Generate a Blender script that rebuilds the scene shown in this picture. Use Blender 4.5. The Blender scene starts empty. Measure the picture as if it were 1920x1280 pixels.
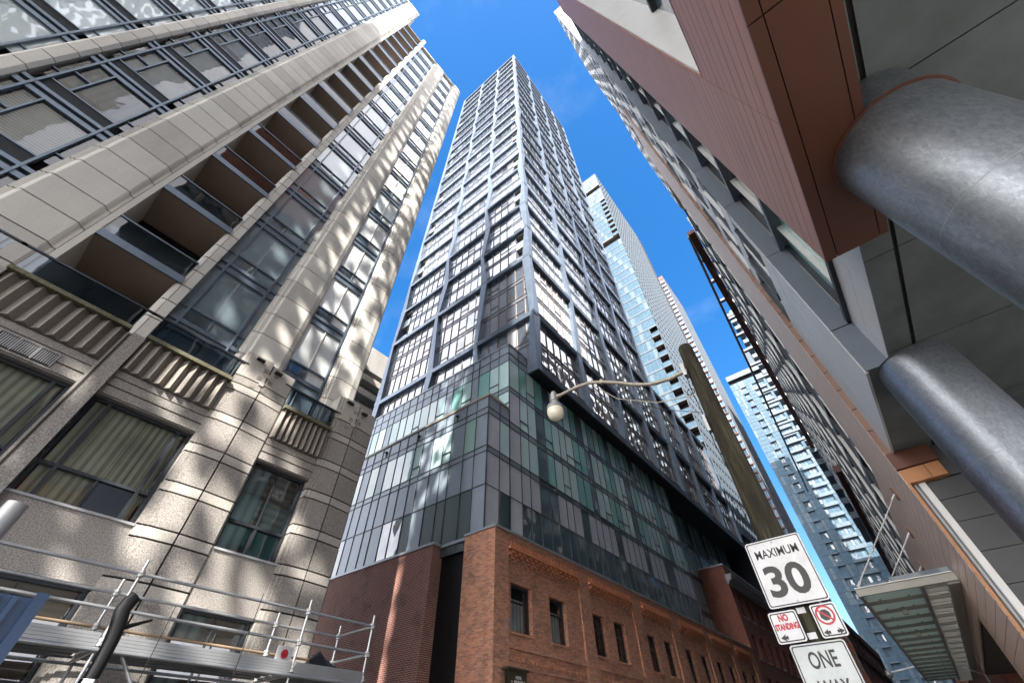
import bpy, math, random
from mathutils import Vector, Matrix
R = math.radians
random.seed(7)
S = bpy.context.scene
COL = S.collection

# ------------------------------------------------------------------ materials
MT = {}
def mat(name, col, rough=.6, metal=0., spec=.5):
    m = bpy.data.materials.new(name); m.use_nodes = True
    b = m.node_tree.nodes['Principled BSDF']
    b.inputs['Base Color'].default_value = (*col, 1); b.inputs['Roughness'].default_value = rough
    b.inputs['Metallic'].default_value = metal; b.inputs['Specular IOR Level'].default_value = spec
    MT[name] = m
    return m
def N(m, t, **kw):
    n = m.node_tree.nodes.new(t)
    for k, v in kw.items(): setattr(n, k, v)
    return n
def lk(m, a, b): m.node_tree.links.new(a, b)
def bsdf(m): return m.node_tree.nodes['Principled BSDF']
def coords(m, uv=False):
    return N(m, 'ShaderNodeTexCoord').outputs['UV' if uv else 'Object']
def noise(m, scale, detail=4, rough=.6, vec=None, stretch=None):
    n = N(m, 'ShaderNodeTexNoise'); n.inputs['Scale'].default_value = scale
    n.inputs['Detail'].default_value = detail; n.inputs['Roughness'].default_value = rough
    v = vec or coords(m)
    if stretch:
        mp = N(m, 'ShaderNodeMapping'); mp.inputs['Scale'].default_value = stretch
        lk(m, v, mp.inputs['Vector']); v = mp.outputs['Vector']
    lk(m, v, n.inputs['Vector'])
    return n.outputs['Fac']
def ramp(m, fac, stops):
    r = N(m, 'ShaderNodeValToRGB'); e = r.color_ramp.elements
    while len(e) < len(stops): e.new(.5)
    for k, (p, c) in enumerate(stops):
        e[k].position = p; e[k].color = (*c, 1)
    lk(m, fac, r.inputs['Fac'])
    return r.outputs['Color']
def mix(m, a, b, fac=.5, mode='MIX'):
    x = N(m, 'ShaderNodeMix', data_type='RGBA', blend_type=mode)
    for s, v in ((0, fac), (6, a), (7, b)):
        if hasattr(v, 'links'): lk(m, v, x.inputs[s])
        elif s == 0: x.inputs[0].default_value = v
        else: x.inputs[s].default_value = (*v, 1)
    return x.outputs[2]
def bump(m, h, strength=.3, dist=.01, to=None):
    b = N(m, 'ShaderNodeBump'); b.inputs['Strength'].default_value = strength
    b.inputs['Distance'].default_value = dist; lk(m, h, b.inputs['Height'])
    lk(m, b.outputs['Normal'], (to or bsdf(m)).inputs['Normal'])
def sc(c, k): return tuple(min(1, x * k) for x in c)
def speckled(name, col, grain, amp, rough=.75, stain=.25, streak=True):
    m = mat(name, col, rough)
    g = ramp(m, noise(m, grain, 2, .8), [(.3, sc(col, 1 - amp)), (.5, col), (.72, sc(col, 1 + amp))])
    s = noise(m, .5, 5, .6, stretch=(1, 1, .25) if streak else None)
    c = mix(m, g, ramp(m, s, [(.3, (1 - stain,) * 3), (.62, (1, 1, 1))]), 1, 'MULTIPLY')
    lk(m, c, bsdf(m).inputs['Base Color'])
    bump(m, noise(m, grain, 2, .7), .25, .006)
    return m
speckled('precast', (.63, .605, .555), 55, .16, .8, .18)
speckled('precast_pale', (.67, .65, .60), 55, .15, .8, .22)
speckled('precast_grey', (.56, .54, .50), 55, .17, .8, .26)
speckled('granite', (.33, .305, .28), 40, .62, .6, .28)
speckled('granite_light', (.47, .44, .40), 40, .35, .6, .2)
speckled('granite_rib', (.30, .27, .235), 45, .30, .7, .4)
speckled('mossy_stone', (.15, .14, .085), 18, .4, .8, .4)
speckled('concrete', (.36, .35, .33), 20, .12, .85, .25)
speckled('asphalt', (.05, .05, .052), 60, .3, .9, .2, False)
speckled('paving', (.27, .265, .25), 25, .15, .85, .2, False)
speckled('dark_joint', (.03, .027, .024), 30, .2, .9, .1)
def metal(name, col, rough=.4, met=.6, var=.15):
    m = mat(name, col, rough, met)
    lk(m, ramp(m, noise(m, 1.3, 5), [(.3, sc(col, 1 - var)), (.7, sc(col, 1 + var))]), bsdf(m).inputs['Base Color'])
    r = N(m, 'ShaderNodeMapRange'); lk(m, noise(m, 3, 3), r.inputs[0])
    r.inputs[3].default_value = rough * .8; r.inputs[4].default_value = min(1, rough * 1.25)
    lk(m, r.outputs[0], bsdf(m).inputs['Roughness'])
    return m
metal('frame_blue', (.135, .175, .225), .38, .35)
metal('frame_dark', (.035, .042, .052), .45, .3)
metal('mullion_dark', (.06, .07, .08), .45, .2)
metal('bronze_mullion', (.16, .12, .10), .45, .2)
metal('tower_frame', (.145, .185, .245), .42, .45)
metal('tower_mullion', (.09, .10, .115), .45, .2)
metal('tower_panel', (.22, .255, .31), .35, .3)
metal('soffit_black', (.012, .014, .018), .6, .1)
metal('spandrel_grey', (.30, .36, .43), .32, .15, .08)
metal('spandrel_light', (.60, .63, .70), .3, .1, .06)
metal('coping_metal', (.36, .40, .45), .4, .4)
metal('coping_tan', (.42, .37, .31), .5, .1)
metal('white_panel', (.80, .80, .79), .4, 0, .04)
metal('white_metal', (.84, .84, .82), .4, .1, .06)
metal('grey_soffit', (.18, .205, .21), .55, .05, .2)
metal('slate_panel', (.16, .19, .235), .4, .1, .06)
metal('dark_panel', (.085, .085, .088), .5, .1, .06)
metal('black_panel', (.006, .006, .008), .4, .1)
metal('brown_soffit', (.34, .26, .21), .7, 0, .08)
metal('beige_soffit', (.50, .46, .40), .7, 0, .06)
metal('steel_grey', (.40, .40, .40), .45, .5, .1)
metal('canopy_steel', (.44, .43, .38), .5, .15, .08)
metal('louvre', (.025, .027, .03), .6, .2)
metal('scaffold_tube', (.42, .43, .44), .38, .75, .2)
metal('alu_plank', (.31, .32, .33), .42, .55, .15)
metal('blue_paint', (.03, .065, .14), .4, .1, .25)
metal('chrome', (.75, .75, .75), .15, 1, .05)
metal('black_iron', (.008, .0075, .007), .42, 0, .3)
metal('rust_tube', (.28, .2, .13), .6, .3, .3)
metal('lamp_arm_metal', (.42, .38, .31), .5, .3, .15)
metal('orange_panel', (.60, .27, .12), .5, 0, .08)
metal('red_fin', (.17, .06, .045), .55, 0, .2)
metal('tan_block', (.30, .18, .13), .6, 0, .18)
metal('stone_grey', (.36, .37, .39), .7, 0, .12)
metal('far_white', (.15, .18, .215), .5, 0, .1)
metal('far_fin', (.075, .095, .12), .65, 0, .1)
metal('sun_screen_pale', (.7, .7, .7), .5, .3)  # pale finish of the added sun screen, so it also bounces light
mat('globe_glass', (.95, .88, .72), .18)
mat('black_rubber', (.01, .01, .01), .6)
mat('black_bag', (.012, .012, .014), .22)
mat('sign_black', (.012, .012, .012), .5)
mat('sign_red', (.42, .012, .03), .45)
mat('olive_sign', (.035, .032, .018), .4)
mat('letter_white', (.8, .8, .8), .5)
mat('oak_fascia', (.33, .15, .105), .6)
def sign_face(name, col):
    m = mat(name, col, .32)
    a = ramp(m, noise(m, 4, 6, .65), [(.35, sc(col, .8)), (.6, col)])
    b = ramp(m, noise(m, 60, 3, .8), [(.28, (.55, .53, .5)), (.36, (1, 1, 1))])
    lk(m, mix(m, a, b, .5, 'MULTIPLY'), bsdf(m).inputs['Base Color'])
sign_face('sign_white', (.60, .60, .61)); sign_face('sign_worn', (.44, .475, .47))
mat('sign_back', (.35, .36, .36), .4, .6)
def boards(name, col, var):
    m = mat(name, col, .42)
    c = ramp(m, noise(m, 1.1, 4, .6, stretch=(1, .5, 3)), [(.3, sc(col, 1 - var)), (.7, sc(col, 1 + var))])
    lk(m, mix(m, c, ramp(m, noise(m, 90, 2, .8), [(.3, (.86,) * 3), (.7, (1, 1, 1))]), 1, 'MULTIPLY'), bsdf(m).inputs['Base Color'])
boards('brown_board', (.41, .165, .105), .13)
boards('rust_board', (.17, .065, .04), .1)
boards('peach_board', (.92, .70, .57), .06)
def galv():
    m = mat('galvanised', (.40, .44, .49), .36, .85)
    v = N(m, 'ShaderNodeTexVoronoi'); v.inputs['Scale'].default_value = 26
    mp = N(m, 'ShaderNodeMapping'); mp.inputs['Scale'].default_value = (1, 1, .55)
    lk(m, coords(m), mp.inputs['Vector']); lk(m, mp.outputs['Vector'], v.inputs['Vector'])
    a = ramp(m, noise(m, 70, 5, .75, stretch=(1, 1, .3)), [(.28, (.20, .222, .255)), (.5, (.265, .29, .325)), (.74, (.345, .375, .415))])
    bw = N(m, 'ShaderNodeRGBToBW'); lk(m, v.outputs['Color'], bw.inputs[0]); c = mix(m, a, bw.outputs[0], .10)
    c = mix(m, c, ramp(m, noise(m, 2.2, 5), [(.35, (.86, .87, .88)), (.65, (1, 1, 1))]), 1, 'MULTIPLY')
    lk(m, c, bsdf(m).inputs['Base Color'])
    lk(m, ramp(m, noise(m, 40, 4), [(.3, (.36,) * 3), (.7, (.52,) * 3)]), bsdf(m).inputs['Roughness'])
    bump(m, noise(m, 60, 3), .12, .004)
galv()
def wood():
    m = mat('weathered_wood', (.12, .10, .06), .9)
    a = ramp(m, noise(m, 16, 6, .7, stretch=(1, 1, .08)), [(.3, (.008, .006, .004)), (.5, (.032, .026, .016)), (.72, (.11, .10, .062))])
    g = ramp(m, noise(m, 3, 5, .6, stretch=(1, 1, .4)), [(.42, (1, 1, 1)), (.62, (.78, .80, .55))])
    lk(m, mix(m, a, g, 1, 'MULTIPLY'), bsdf(m).inputs['Base Color'])
    bump(m, noise(m, 26, 5, .7, stretch=(1, 1, .06)), .9, .02)
wood()
def brick(name, c1, c2, mortar, bw=.225, rh=.075, ms=.007, stain=(.55, .55, .55)):
    m = mat(name, c1, .85)
    t = N(m, 'ShaderNodeTexBrick'); lk(m, coords(m, True), t.inputs['Vector'])
    t.inputs['Color1'].default_value = (*c1, 1); t.inputs['Color2'].default_value = (*c2, 1); t.inputs['Mortar'].default_value = (*mortar, 1)
    t.inputs['Scale'].default_value = 1; t.inputs['Brick Width'].default_value = bw; t.inputs['Row Height'].default_value = rh
    t.inputs['Mortar Size'].default_value = ms; t.inputs['Mortar Smooth'].default_value = .2; t.inputs['Bias'].default_value = -.1
    s = ramp(m, noise(m, .9, 6, .7, coords(m, True)), [(.28, stain), (.5, (1, 1, 1)), (.72, (1.0, .84, .74))])
    f = ramp(m, noise(m, 14, 3, .8, coords(m, True)), [(.3, (.7, .7, .7)), (.65, (1, 1, 1))])
    lk(m, mix(m, mix(m, t.outputs['Color'], s, 1, 'MULTIPLY'), f, 1, 'MULTIPLY'), bsdf(m).inputs['Base Color'])
    pm = ramp(m, noise(m, .55, 6, .75, coords(m, True)), [(.60, (0, 0, 0)), (.72, (.5, .5, .5))])
    base = bsdf(m).inputs['Base Color'].links[0].from_socket
    lk(m, mix(m, base, (.46, .40, .38), pm), bsdf(m).inputs['Base Color'])
    b = N(m, 'ShaderNodeMath', operation='SUBTRACT'); b.inputs[0].default_value = 1; lk(m, t.outputs['Fac'], b.inputs[1])
    bump(m, b.outputs[0], .8, .012)
brick('brick_orange', (.78, .34, .185), (.40, .17, .115), (.46, .37, .31), ms=.009)
brick('brick_red', (.34, .105, .075), (.25, .08, .062), (.55, .44, .38), ms=.011)
brick('brick_brown', (.42, .14, .095), (.30, .11, .08), (.24, .18, .16))
mat('brick_loose', (.62, .25, .13), .85)
def glass_wall(name, tint, refl, wav=.05, rough=.02, gl=(1, 1, 1), scale=.55):
    "coated facade glass: a dark tinted body under a mirror coat"
    m = mat(name, tint, .4)
    g = N(m, 'ShaderNodeBsdfGlossy'); g.inputs['Color'].default_value = (*gl, 1); g.inputs['Roughness'].default_value = rough
    f = N(m, 'ShaderNodeFresnel'); f.inputs['IOR'].default_value = 1.5
    a = N(m, 'ShaderNodeMath', operation='MULTIPLY_ADD'); lk(m, f.outputs[0], a.inputs[0])
    a.inputs[1].default_value = 1 - refl; a.inputs[2].default_value = refl; a.use_clamp = True
    mx = N(m, 'ShaderNodeMixShader'); lk(m, a.outputs[0], mx.inputs[0])
    lk(m, bsdf(m).outputs[0], mx.inputs[1]); lk(m, g.outputs[0], mx.inputs[2])
    lk(m, mx.outputs[0], m.node_tree.nodes['Material Output'].inputs['Surface'])
    if wav: bump(m, noise(m, scale, 2, .5), wav, 1., g)
    o = N(m, 'ShaderNodeObjectInfo')
    k = ramp(m, o.outputs['Random'], [(0, sc(tint, .6)), (1, sc(tint, 1.5))])
    lk(m, k, bsdf(m).inputs['Base Color'])
    return m
glass_wall('tower_glass', (.12, .145, .195), .31, .016)
glass_wall('tower_glass_dark', (.05, .06, .075), .22, .02)
glass_wall('tower_glass_blind', (.42, .43, .46), .3, .016)
glass_wall('tower_glass_top', (.14, .165, .22), .33, .012)
glass_wall('podium_teal', (.20, .46, .43), .10, .02)
glass_wall('podium_clear', (.06, .10, .12), .16, .03)
glass_wall('curtain_teal', (.48, .80, .73), .09, .02)
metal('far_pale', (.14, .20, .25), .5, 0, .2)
glass_wall('window_sky', (.24, .31, .345), .12, .006)
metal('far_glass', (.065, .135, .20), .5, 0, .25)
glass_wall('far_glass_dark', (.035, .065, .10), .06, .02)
glass_wall('white_glass', (.20, .28, .33), .07, .01)
glass_wall('dark_glass', (.018, .026, .03), .22, .03)
glass_wall('bronze_glass', (.05, .035, .03), .3, .03)
def pane(name, tint, refl=.14, wav=.03):
    "see-through window glass"
    m = mat(name, tint, .1); nt = m.node_tree
    t = N(m, 'ShaderNodeBsdfTransparent'); t.inputs['Color'].default_value = (*tint, 1)
    g = N(m, 'ShaderNodeBsdfGlossy'); g.inputs['Roughness'].default_value = .02
    f = N(m, 'ShaderNodeFresnel'); f.inputs['IOR'].default_value = 1.5
    a = N(m, 'ShaderNodeMath', operation='MULTIPLY_ADD'); lk(m, f.outputs[0], a.inputs[0]); a.inputs[1].default_value = 1 - refl; a.inputs[2].default_value = refl; a.use_clamp = True
    mx = N(m, 'ShaderNodeMixShader'); lk(m, a.outputs[0], mx.inputs[0]); lk(m, t.outputs[0], mx.inputs[1]); lk(m, g.outputs[0], mx.inputs[2])
    lk(m, mx.outputs[0], nt.nodes['Material Output'].inputs['Surface'])
    if wav: bump(m, noise(m, .8, 2), wav, 1., g)
pane('window_pane', (.93, .96, .96), .08, .006)
pane('window_pane_mirror', (.66, .74, .75), .22, .006)
pane('rail_glass', (.40, .46, .52), .06, .006)
pane('canopy_glass', (.62, .72, .66), .08, 0)
def frosted(name, col):
    m = mat(name, col, .3); t = N(m, 'ShaderNodeBsdfTranslucent'); t.inputs['Color'].default_value = (*col, 1)
    mx = N(m, 'ShaderNodeMixShader'); mx.inputs[0].default_value = .5; lk(m, bsdf(m).outputs[0], mx.inputs[1]); lk(m, t.outputs[0], mx.inputs[2])
    lk(m, mx.outputs[0], m.node_tree.nodes['Material Output'].inputs['Surface'])
frosted('frosted_glass', (.82, .92, .85))
glass_wall('pale_window', (.66, .76, .76), .10, .006)
glass_wall('blue_window', (.15, .20, .225), .12, .008)
mat('room_dark', (.02, .021, .022), .9)
def blind(name, col, step, axis=1):
    m = mat(name, col, .8); w = N(m, 'ShaderNodeTexWave'); w.bands_direction = 'XYZ'[axis]
    w.inputs['Scale'].default_value = 1 / step / 3.18; w.inputs['Distortion'].default_value = .4; lk(m, coords(m), w.inputs['Vector'])
    c = ramp(m, w.outputs['Fac'], [(0, sc(col, .62)), (.5, col), (1, sc(col, 1.18))])
    lk(m, mix(m, c, ramp(m, noise(m, .9, 3), [(.35, (.7,) * 3), (.6, (1, 1, 1))]), 1, 'MULTIPLY'), bsdf(m).inputs['Base Color'])
blind('blind_olive', (.86, .86, .66), .16)
blind('blind_grey', (.32, .355, .355), .12, 2)
blind('blind_dark', (.075, .10, .11), .22)
blind('curtain_reflection_pale', (.84, .90, .88), .24)  # pale curtains; in the pair windows also a painted reflection
blind('tan_reflection', (.66, .40, .28), .2, 2)  # reflected peach boards painted as a tan banded sheet
blind('curtain_mid', (.5, .56, .56), .2)

# ------------------------------------------------------------------ building blocks
ORG = {}
def putprops(o, label=None, cat=None, group=None, kind=None):
    if label: o['label'] = label
    if cat: o['category'] = cat
    if group: o['group'] = group
    if kind: o['kind'] = kind
    return o
def thing(name, loc, label, cat, group=None):
    e = bpy.data.objects.new(name, None); COL.objects.link(e); e.location = loc; e.empty_display_size = .3
    ORG[e] = Vector(loc)
    return putprops(e, label, cat, group)
class Fr:
    "a facade frame: u along the wall, d outwards, z up"
    def __init__(s, ox, oy, tx, ty, nx, ny): s.o = (ox, oy); s.t = (tx, ty); s.n = (nx, ny)
    def __call__(s, u, d, z): return (s.o[0] + u * s.t[0] + d * s.n[0], s.o[1] + u * s.t[1] + d * s.n[1], z)
W = Fr(0, 0, 1, 0, 0, 1)
class MB:
    def rh(s): return s.fr.t[0] * s.fr.n[1] - s.fr.t[1] * s.fr.n[0] > 0
    def fc(s, f, m): s.f.append(tuple(f) if s.rh() else tuple(f)[::-1]); s.m.append(m)
    def __init__(s, fr=W): s.v = []; s.f = []; s.m = []; s.fr = fr
    def poly(s, pts, m, raw=False):
        if s.fr is not W and s.rh(): pts = list(pts)[::-1]
        n = len(s.v); s.v += [tuple(p) if raw else s.fr(*p) for p in pts]; s.f.append(tuple(range(n, n + len(pts)))); s.m.append(m)
    def hexa(s, p, m):
        n = len(s.v); s.v += [s.fr(*q) for q in p]
        for f in ((3, 2, 1, 0), (4, 5, 6, 7), (0, 1, 5, 4), (1, 2, 6, 5), (2, 3, 7, 6), (3, 0, 4, 7)):
            s.fc([n + i for i in f], m)
    def box(s, u0, u1, d0, d1, z0, z1, m):
        s.hexa([(u0, d0, z0), (u1, d0, z0), (u1, d1, z0), (u0, d1, z0), (u0, d0, z1), (u1, d0, z1), (u1, d1, z1), (u0, d1, z1)], m)
    def prism(s, pl, z0, z1, m, caps=True):
        k = len(pl); n = len(s.v)
        s.v += [s.fr(u, d, z0) for u, d in pl] + [s.fr(u, d, z1) for u, d in pl]
        for i in range(k):
            j = (i + 1) % k; s.fc((n + i, n + j, n + k + j, n + k + i), m)
        if caps:
            s.fc(range(n + k - 1, n - 1, -1), m); s.fc(range(n + k, n + 2 * k), m)
    def prism_u(s, pl, u0, u1, m):
        "profile in (d, z) swept along u"
        k = len(pl); n = len(s.v)
        s.v += [s.fr(u0, d, z) for d, z in pl] + [s.fr(u1, d, z) for d, z in pl]
        for i in range(k):
            j = (i + 1) % k; s.f.append((n + i, n + j, n + k + j, n + k + i)); s.m.append(m)
        s.f.append(tuple(range(n + k - 1, n - 1, -1))); s.m.append(m); s.f.append(tuple(range(n + k, n + 2 * k))); s.m.append(m)
    def tube(s, pts, r, m, n=10, caps=True):
        pts = [Vector(s.fr(*p)) for p in pts]; rs = r if isinstance(r, (list, tuple)) else [r] * len(pts)
        b = len(s.v); up = None
        for i, p in enumerate(pts):
            d = (pts[min(i + 1, len(pts) - 1)] - pts[max(i - 1, 0)]).normalized()
            if up is None: up = d.orthogonal().normalized()
            up = (up - d * up.dot(d)).normalized(); sd = d.cross(up)
            for k in range(n):
                a = 2 * math.pi * k / n; s.v.append(tuple(p + (up * math.cos(a) + sd * math.sin(a)) * rs[i]))
        for i in range(len(pts) - 1):
            for k in range(n):
                j = (k + 1) % n; s.f.append((b + i * n + k, b + i * n + j, b + (i + 1) * n + j, b + (i + 1) * n + k)); s.m.append(m)
        if caps:
            s.f.append(tuple(range(b + n - 1, b - 1, -1))); s.m.append(m)
            e = b + (len(pts) - 1) * n; s.f.append(tuple(range(e, e + n))); s.m.append(m)
    def lathe(s, c, prof, m, n=24):
        "profile of (radius, z) about a vertical axis at c"
        b = len(s.v)
        for r, z in prof:
            for k in range(n):
                a = 2 * math.pi * k / n; s.v.append(s.fr(c[0] + r * math.cos(a), c[1] + r * math.sin(a), z))
        for i in range(len(prof) - 1):
            for k in range(n):
                j = (k + 1) % n; s.f.append((b + i * n + k, b + i * n + j, b + (i + 1) * n + j, b + (i + 1) * n + k)); s.m.append(m)
        s.f.append(tuple(range(b + n - 1, b - 1, -1))); s.m.append(m)
        e = b + (len(prof) - 1) * n; s.f.append(tuple(range(e, e + n))); s.m.append(m)
    def build(s, name, parent=None, smooth=False, label=None, cat=None, group=None, kind=None, bevel=0, loc=None):
        if not s.f: return None
        o0 = ORG[parent] if parent else Vector(loc or (0, 0, 0))
        me = bpy.data.meshes.new(name)
        me.from_pydata([Vector(v) - o0 for v in s.v], [], s.f)
        names = []
        for m in s.m:
            if m not in names: names.append(m)
        for n in names: me.materials.append(MT[n])
        me.polygons.foreach_set('material_index', [names.index(m) for m in s.m])
        uv = me.uv_layers.new(name='UVMap').data
        me.update()
        for p in me.polygons:
            nx, ny, nz = p.normal
            if abs(nz) > .7: ax = lambda c: (c.x, c.y)
            else:
                l = math.hypot(nx, ny) or 1; tx, ty = -ny / l, nx / l
                ax = lambda c: (c.x * tx + c.y * ty, c.z)
            for li in p.loop_indices:
                c = me.vertices[me.loops[li].vertex_index].co + o0; uv[li].uv = ax(c)
        if smooth:
            me.polygons.foreach_set('use_smooth', [True] * len(me.polygons))
            me.set_sharp_from_angle(angle=R(40))
        o = bpy.data.objects.new(name, me); COL.objects.link(o)
        if parent: o.parent = parent
        elif loc: o.location = loc
        ORG[o] = o0
        if bevel:
            b = o.modifiers.new('bevel', 'BEVEL'); b.width = bevel; b.segments = 2; b.limit_method = 'ANGLE'
        return putprops(o, label, cat, group, kind)
def text(txt, name, parent, center, xd, yd, size, m, sx=1., bold=0., depth=.002, width=None):
    "flat raised lettering as a mesh; center in world, xd/yd unit vectors of the line and of up"
    cu = bpy.data.curves.new(name, 'FONT'); cu.body = txt; cu.size = size; cu.align_x = 'CENTER'; cu.align_y = 'CENTER'
    cu.extrude = depth; cu.offset = bold; cu.resolution_u = 4
    tmp = bpy.data.objects.new('tmp', cu); COL.objects.link(tmp)
    dg = bpy.context.evaluated_depsgraph_get(); me = bpy.data.meshes.new_from_object(tmp.evaluated_get(dg))
    bpy.data.objects.remove(tmp)
    X, Y = Vector(xd).normalized(), Vector(yd).normalized(); Z = X.cross(Y); C0 = Vector(center) - ORG[parent]
    xs = [v.co.x for v in me.vertices]; cx = (max(xs) + min(xs)) / 2
    ys = [v.co.y for v in me.vertices]; cy = (max(ys) + min(ys)) / 2
    if width: sx = width / (max(xs) - min(xs))
    for v in me.vertices:
        c = v.co.copy(); v.co = C0 + X * ((c.x - cx) * sx) + Y * (c.y - cy) + Z * c.z
    me.materials.clear(); me.materials.append(MT[m])
    o = bpy.data.objects.new(name, me); COL.objects.link(o); o.parent = parent
    ORG[o] = ORG[parent]
    return o
# ------------------------------------------------------------------ camera
cam = bpy.data.cameras.new('camera'); cam.sensor_width = 36; cam.lens = 762.9148 / 1920 * 36; cam.clip_start = .05; cam.clip_end = 5000
co = bpy.data.objects.new('camera', cam); COL.objects.link(co); S.camera = co
_p, _r, _y = R(46.72279), R(-.835525), R(38.7801)
_fw = Vector((-math.sin(_y) * math.cos(_p), math.cos(_y) * math.cos(_p), math.sin(_p))); _rt = Vector((math.cos(_y), math.sin(_y), 0)); _up = _rt.cross(_fw)
_r2 = _rt * math.cos(_r) + _up * math.sin(_r); _u2 = -_rt * math.sin(_r) + _up * math.cos(_r)
mw = Matrix.Identity(4)
for i in range(3): mw[i][0] = _r2[i]; mw[i][1] = _u2[i]; mw[i][2] = -_fw[i]; mw[i][3] = (0, 0, 1.6)[i]
co.matrix_world = mw

# ------------------------------------------------------------------ ground
def flat(name, x0, x1, y0, y1, z, m, h=0):
    b = MB()
    if h: b.box(x0, x1, y0, y1, z - h, z, m)
    else: b.poly([(x0, y0, z), (x1, y0, z), (x1, y1, z), (x0, y1, z)], m)
    return b.build(name, kind='structure')
flat('ground', -1500, 1500, -1500, 1500, -.14, 'asphalt')
flat('road', -8.6, -2.2, -300, 400, -.13, 'asphalt')
flat('sidewalk', -12.45, -8.6, -12, 400, 0, 'paving', .13)
flat('sidewalk', -2.2, 16, -4, 400, 0, 'paving', .13)
b = MB()
for k in range(-6, 30): b.box(-5.5, -5.38, k * 6, k * 6 + 3, -.126, -.122, 'sign_worn')
b.build('lane_marking', kind='structure')

# ------------------------------------------------------------------ beige tower on the left
BT = thing('apartment_tower', (-12, 0, 0), 'beige stone tower with stacked brown-bellied balconies above a grey granite base', 'building')
L = Fr(-13.5, 0, 0, 1, 1, 0)
P = Fr(-12.0, 0, 0, 1, 1, 0)
FH = 3.27; ZT = 64.2; ZB = 75.5
def pier(u0, u1, z0, z1, prof, step, m='precast', gap=.042, fr=L):
    "a pier of stacked precast blocks with open dark joints; prof = plan outline from (0..1, depth)"
    b = MB(fr); w = u1 - u0
    pl = [(u0 + w * a, d) for a, d in prof]
    core = [(u0 + .01, -.3)] + [(min(max(u, u0 + .012), u1 - .012), d - .05) for u, d in pl] + [(u1 - .01, -.3)]
    b.prism(core, z0, z1 - .02, 'dark_joint')
    outer = [(u0, -.28)] + pl + [(u1, -.28)]
    z = z0
    while z < z1 - .05:
        t = min(z + step - gap, z1); b.prism(outer, z, t, random.choice([m, m, 'precast_pale', 'precast_grey'])); z += step
    return b.build('pier', BT)
fluted = [(0, .06), (.045, .06), (.045, .12), (.09, .12), (.13, .22), (.16, .25), (.84, .25), (.87, .22), (.91, .12), (.955, .12), (.955, .06), (1, .06)]
bowed = [(0, .02), (.07, .05), (.08, .10), (.16, .12), (.17, .17), (.20, .195), (.5, .21), (.84, .19), (.95, .1), (1, 0)]
corner = [(0, .04), (.06, .06), (.07, .12), (.14, .13), (.15, .18), (.4, .22), (.7, .20), (.9, .1), (.98, -.06), (1.0, -.2)]
slim = [(0, .1), (.1, .2), (.35, .24), (.38, .2), (.42, .24), (1, .24), (1, .1)]
pier(-8.2, -7.68, 9.5, ZB, [(0, .1), (.2, .2), (.8, .2), (1, .1)], FH / 3)
pier(-5.2, -3.34, 9.5, ZB, fluted, FH / 3)
pier(-.94, -.5, 9.5, ZT + 3, slim, FH / 4)
pier(1.68, 3.3, 9.5, ZT + .6, bowed, FH / 3)
pier(4.9, 6.3, 9.5, ZT + .8, corner, FH / 3)
# massing behind the front
b = MB()
b.box(-30, -15.4, -30, -3.3, 0, ZB - .3, 'precast'); b.box(-30, -15.4, -3.3, 6.28, 0, ZT - .4, 'precast')
b.box(-15.4, -14.3, -30, -3.34, 0, ZB - .35, 'precast'); b.box(-15.4, -14.3, -.9, 6.1, 0, ZT - .45, 'precast')
b.box(-14.3, -13.6, -30, -8.25, 0, 9.4, 'precast'); b.box(-14.2, -13.64, 6.0, 6.12, 9.4, ZT - .5, 'precast')
b.box(-15.4, -13.2, -3.36, -3.2, 9.5, ZT + 3, 'precast'); b.box(-15.4, -13.4, -.95, -.8, 9.5, ZT + 3, 'precast')
b.build('wall', BT)
b = MB(L)
b.box(-8.2, -3.34, -.5, .1, ZB - .02, ZB + .5, 'precast'); b.box(-.94, 6.2, -.5, .12, ZT + .1, ZT + .55, 'precast')
for k in range(30): b.box(-.4 + k * .22, -.27 + k * .22, .12, .2, ZT + .14, ZT + .42, 'precast')
b.build('parapet', BT)

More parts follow.
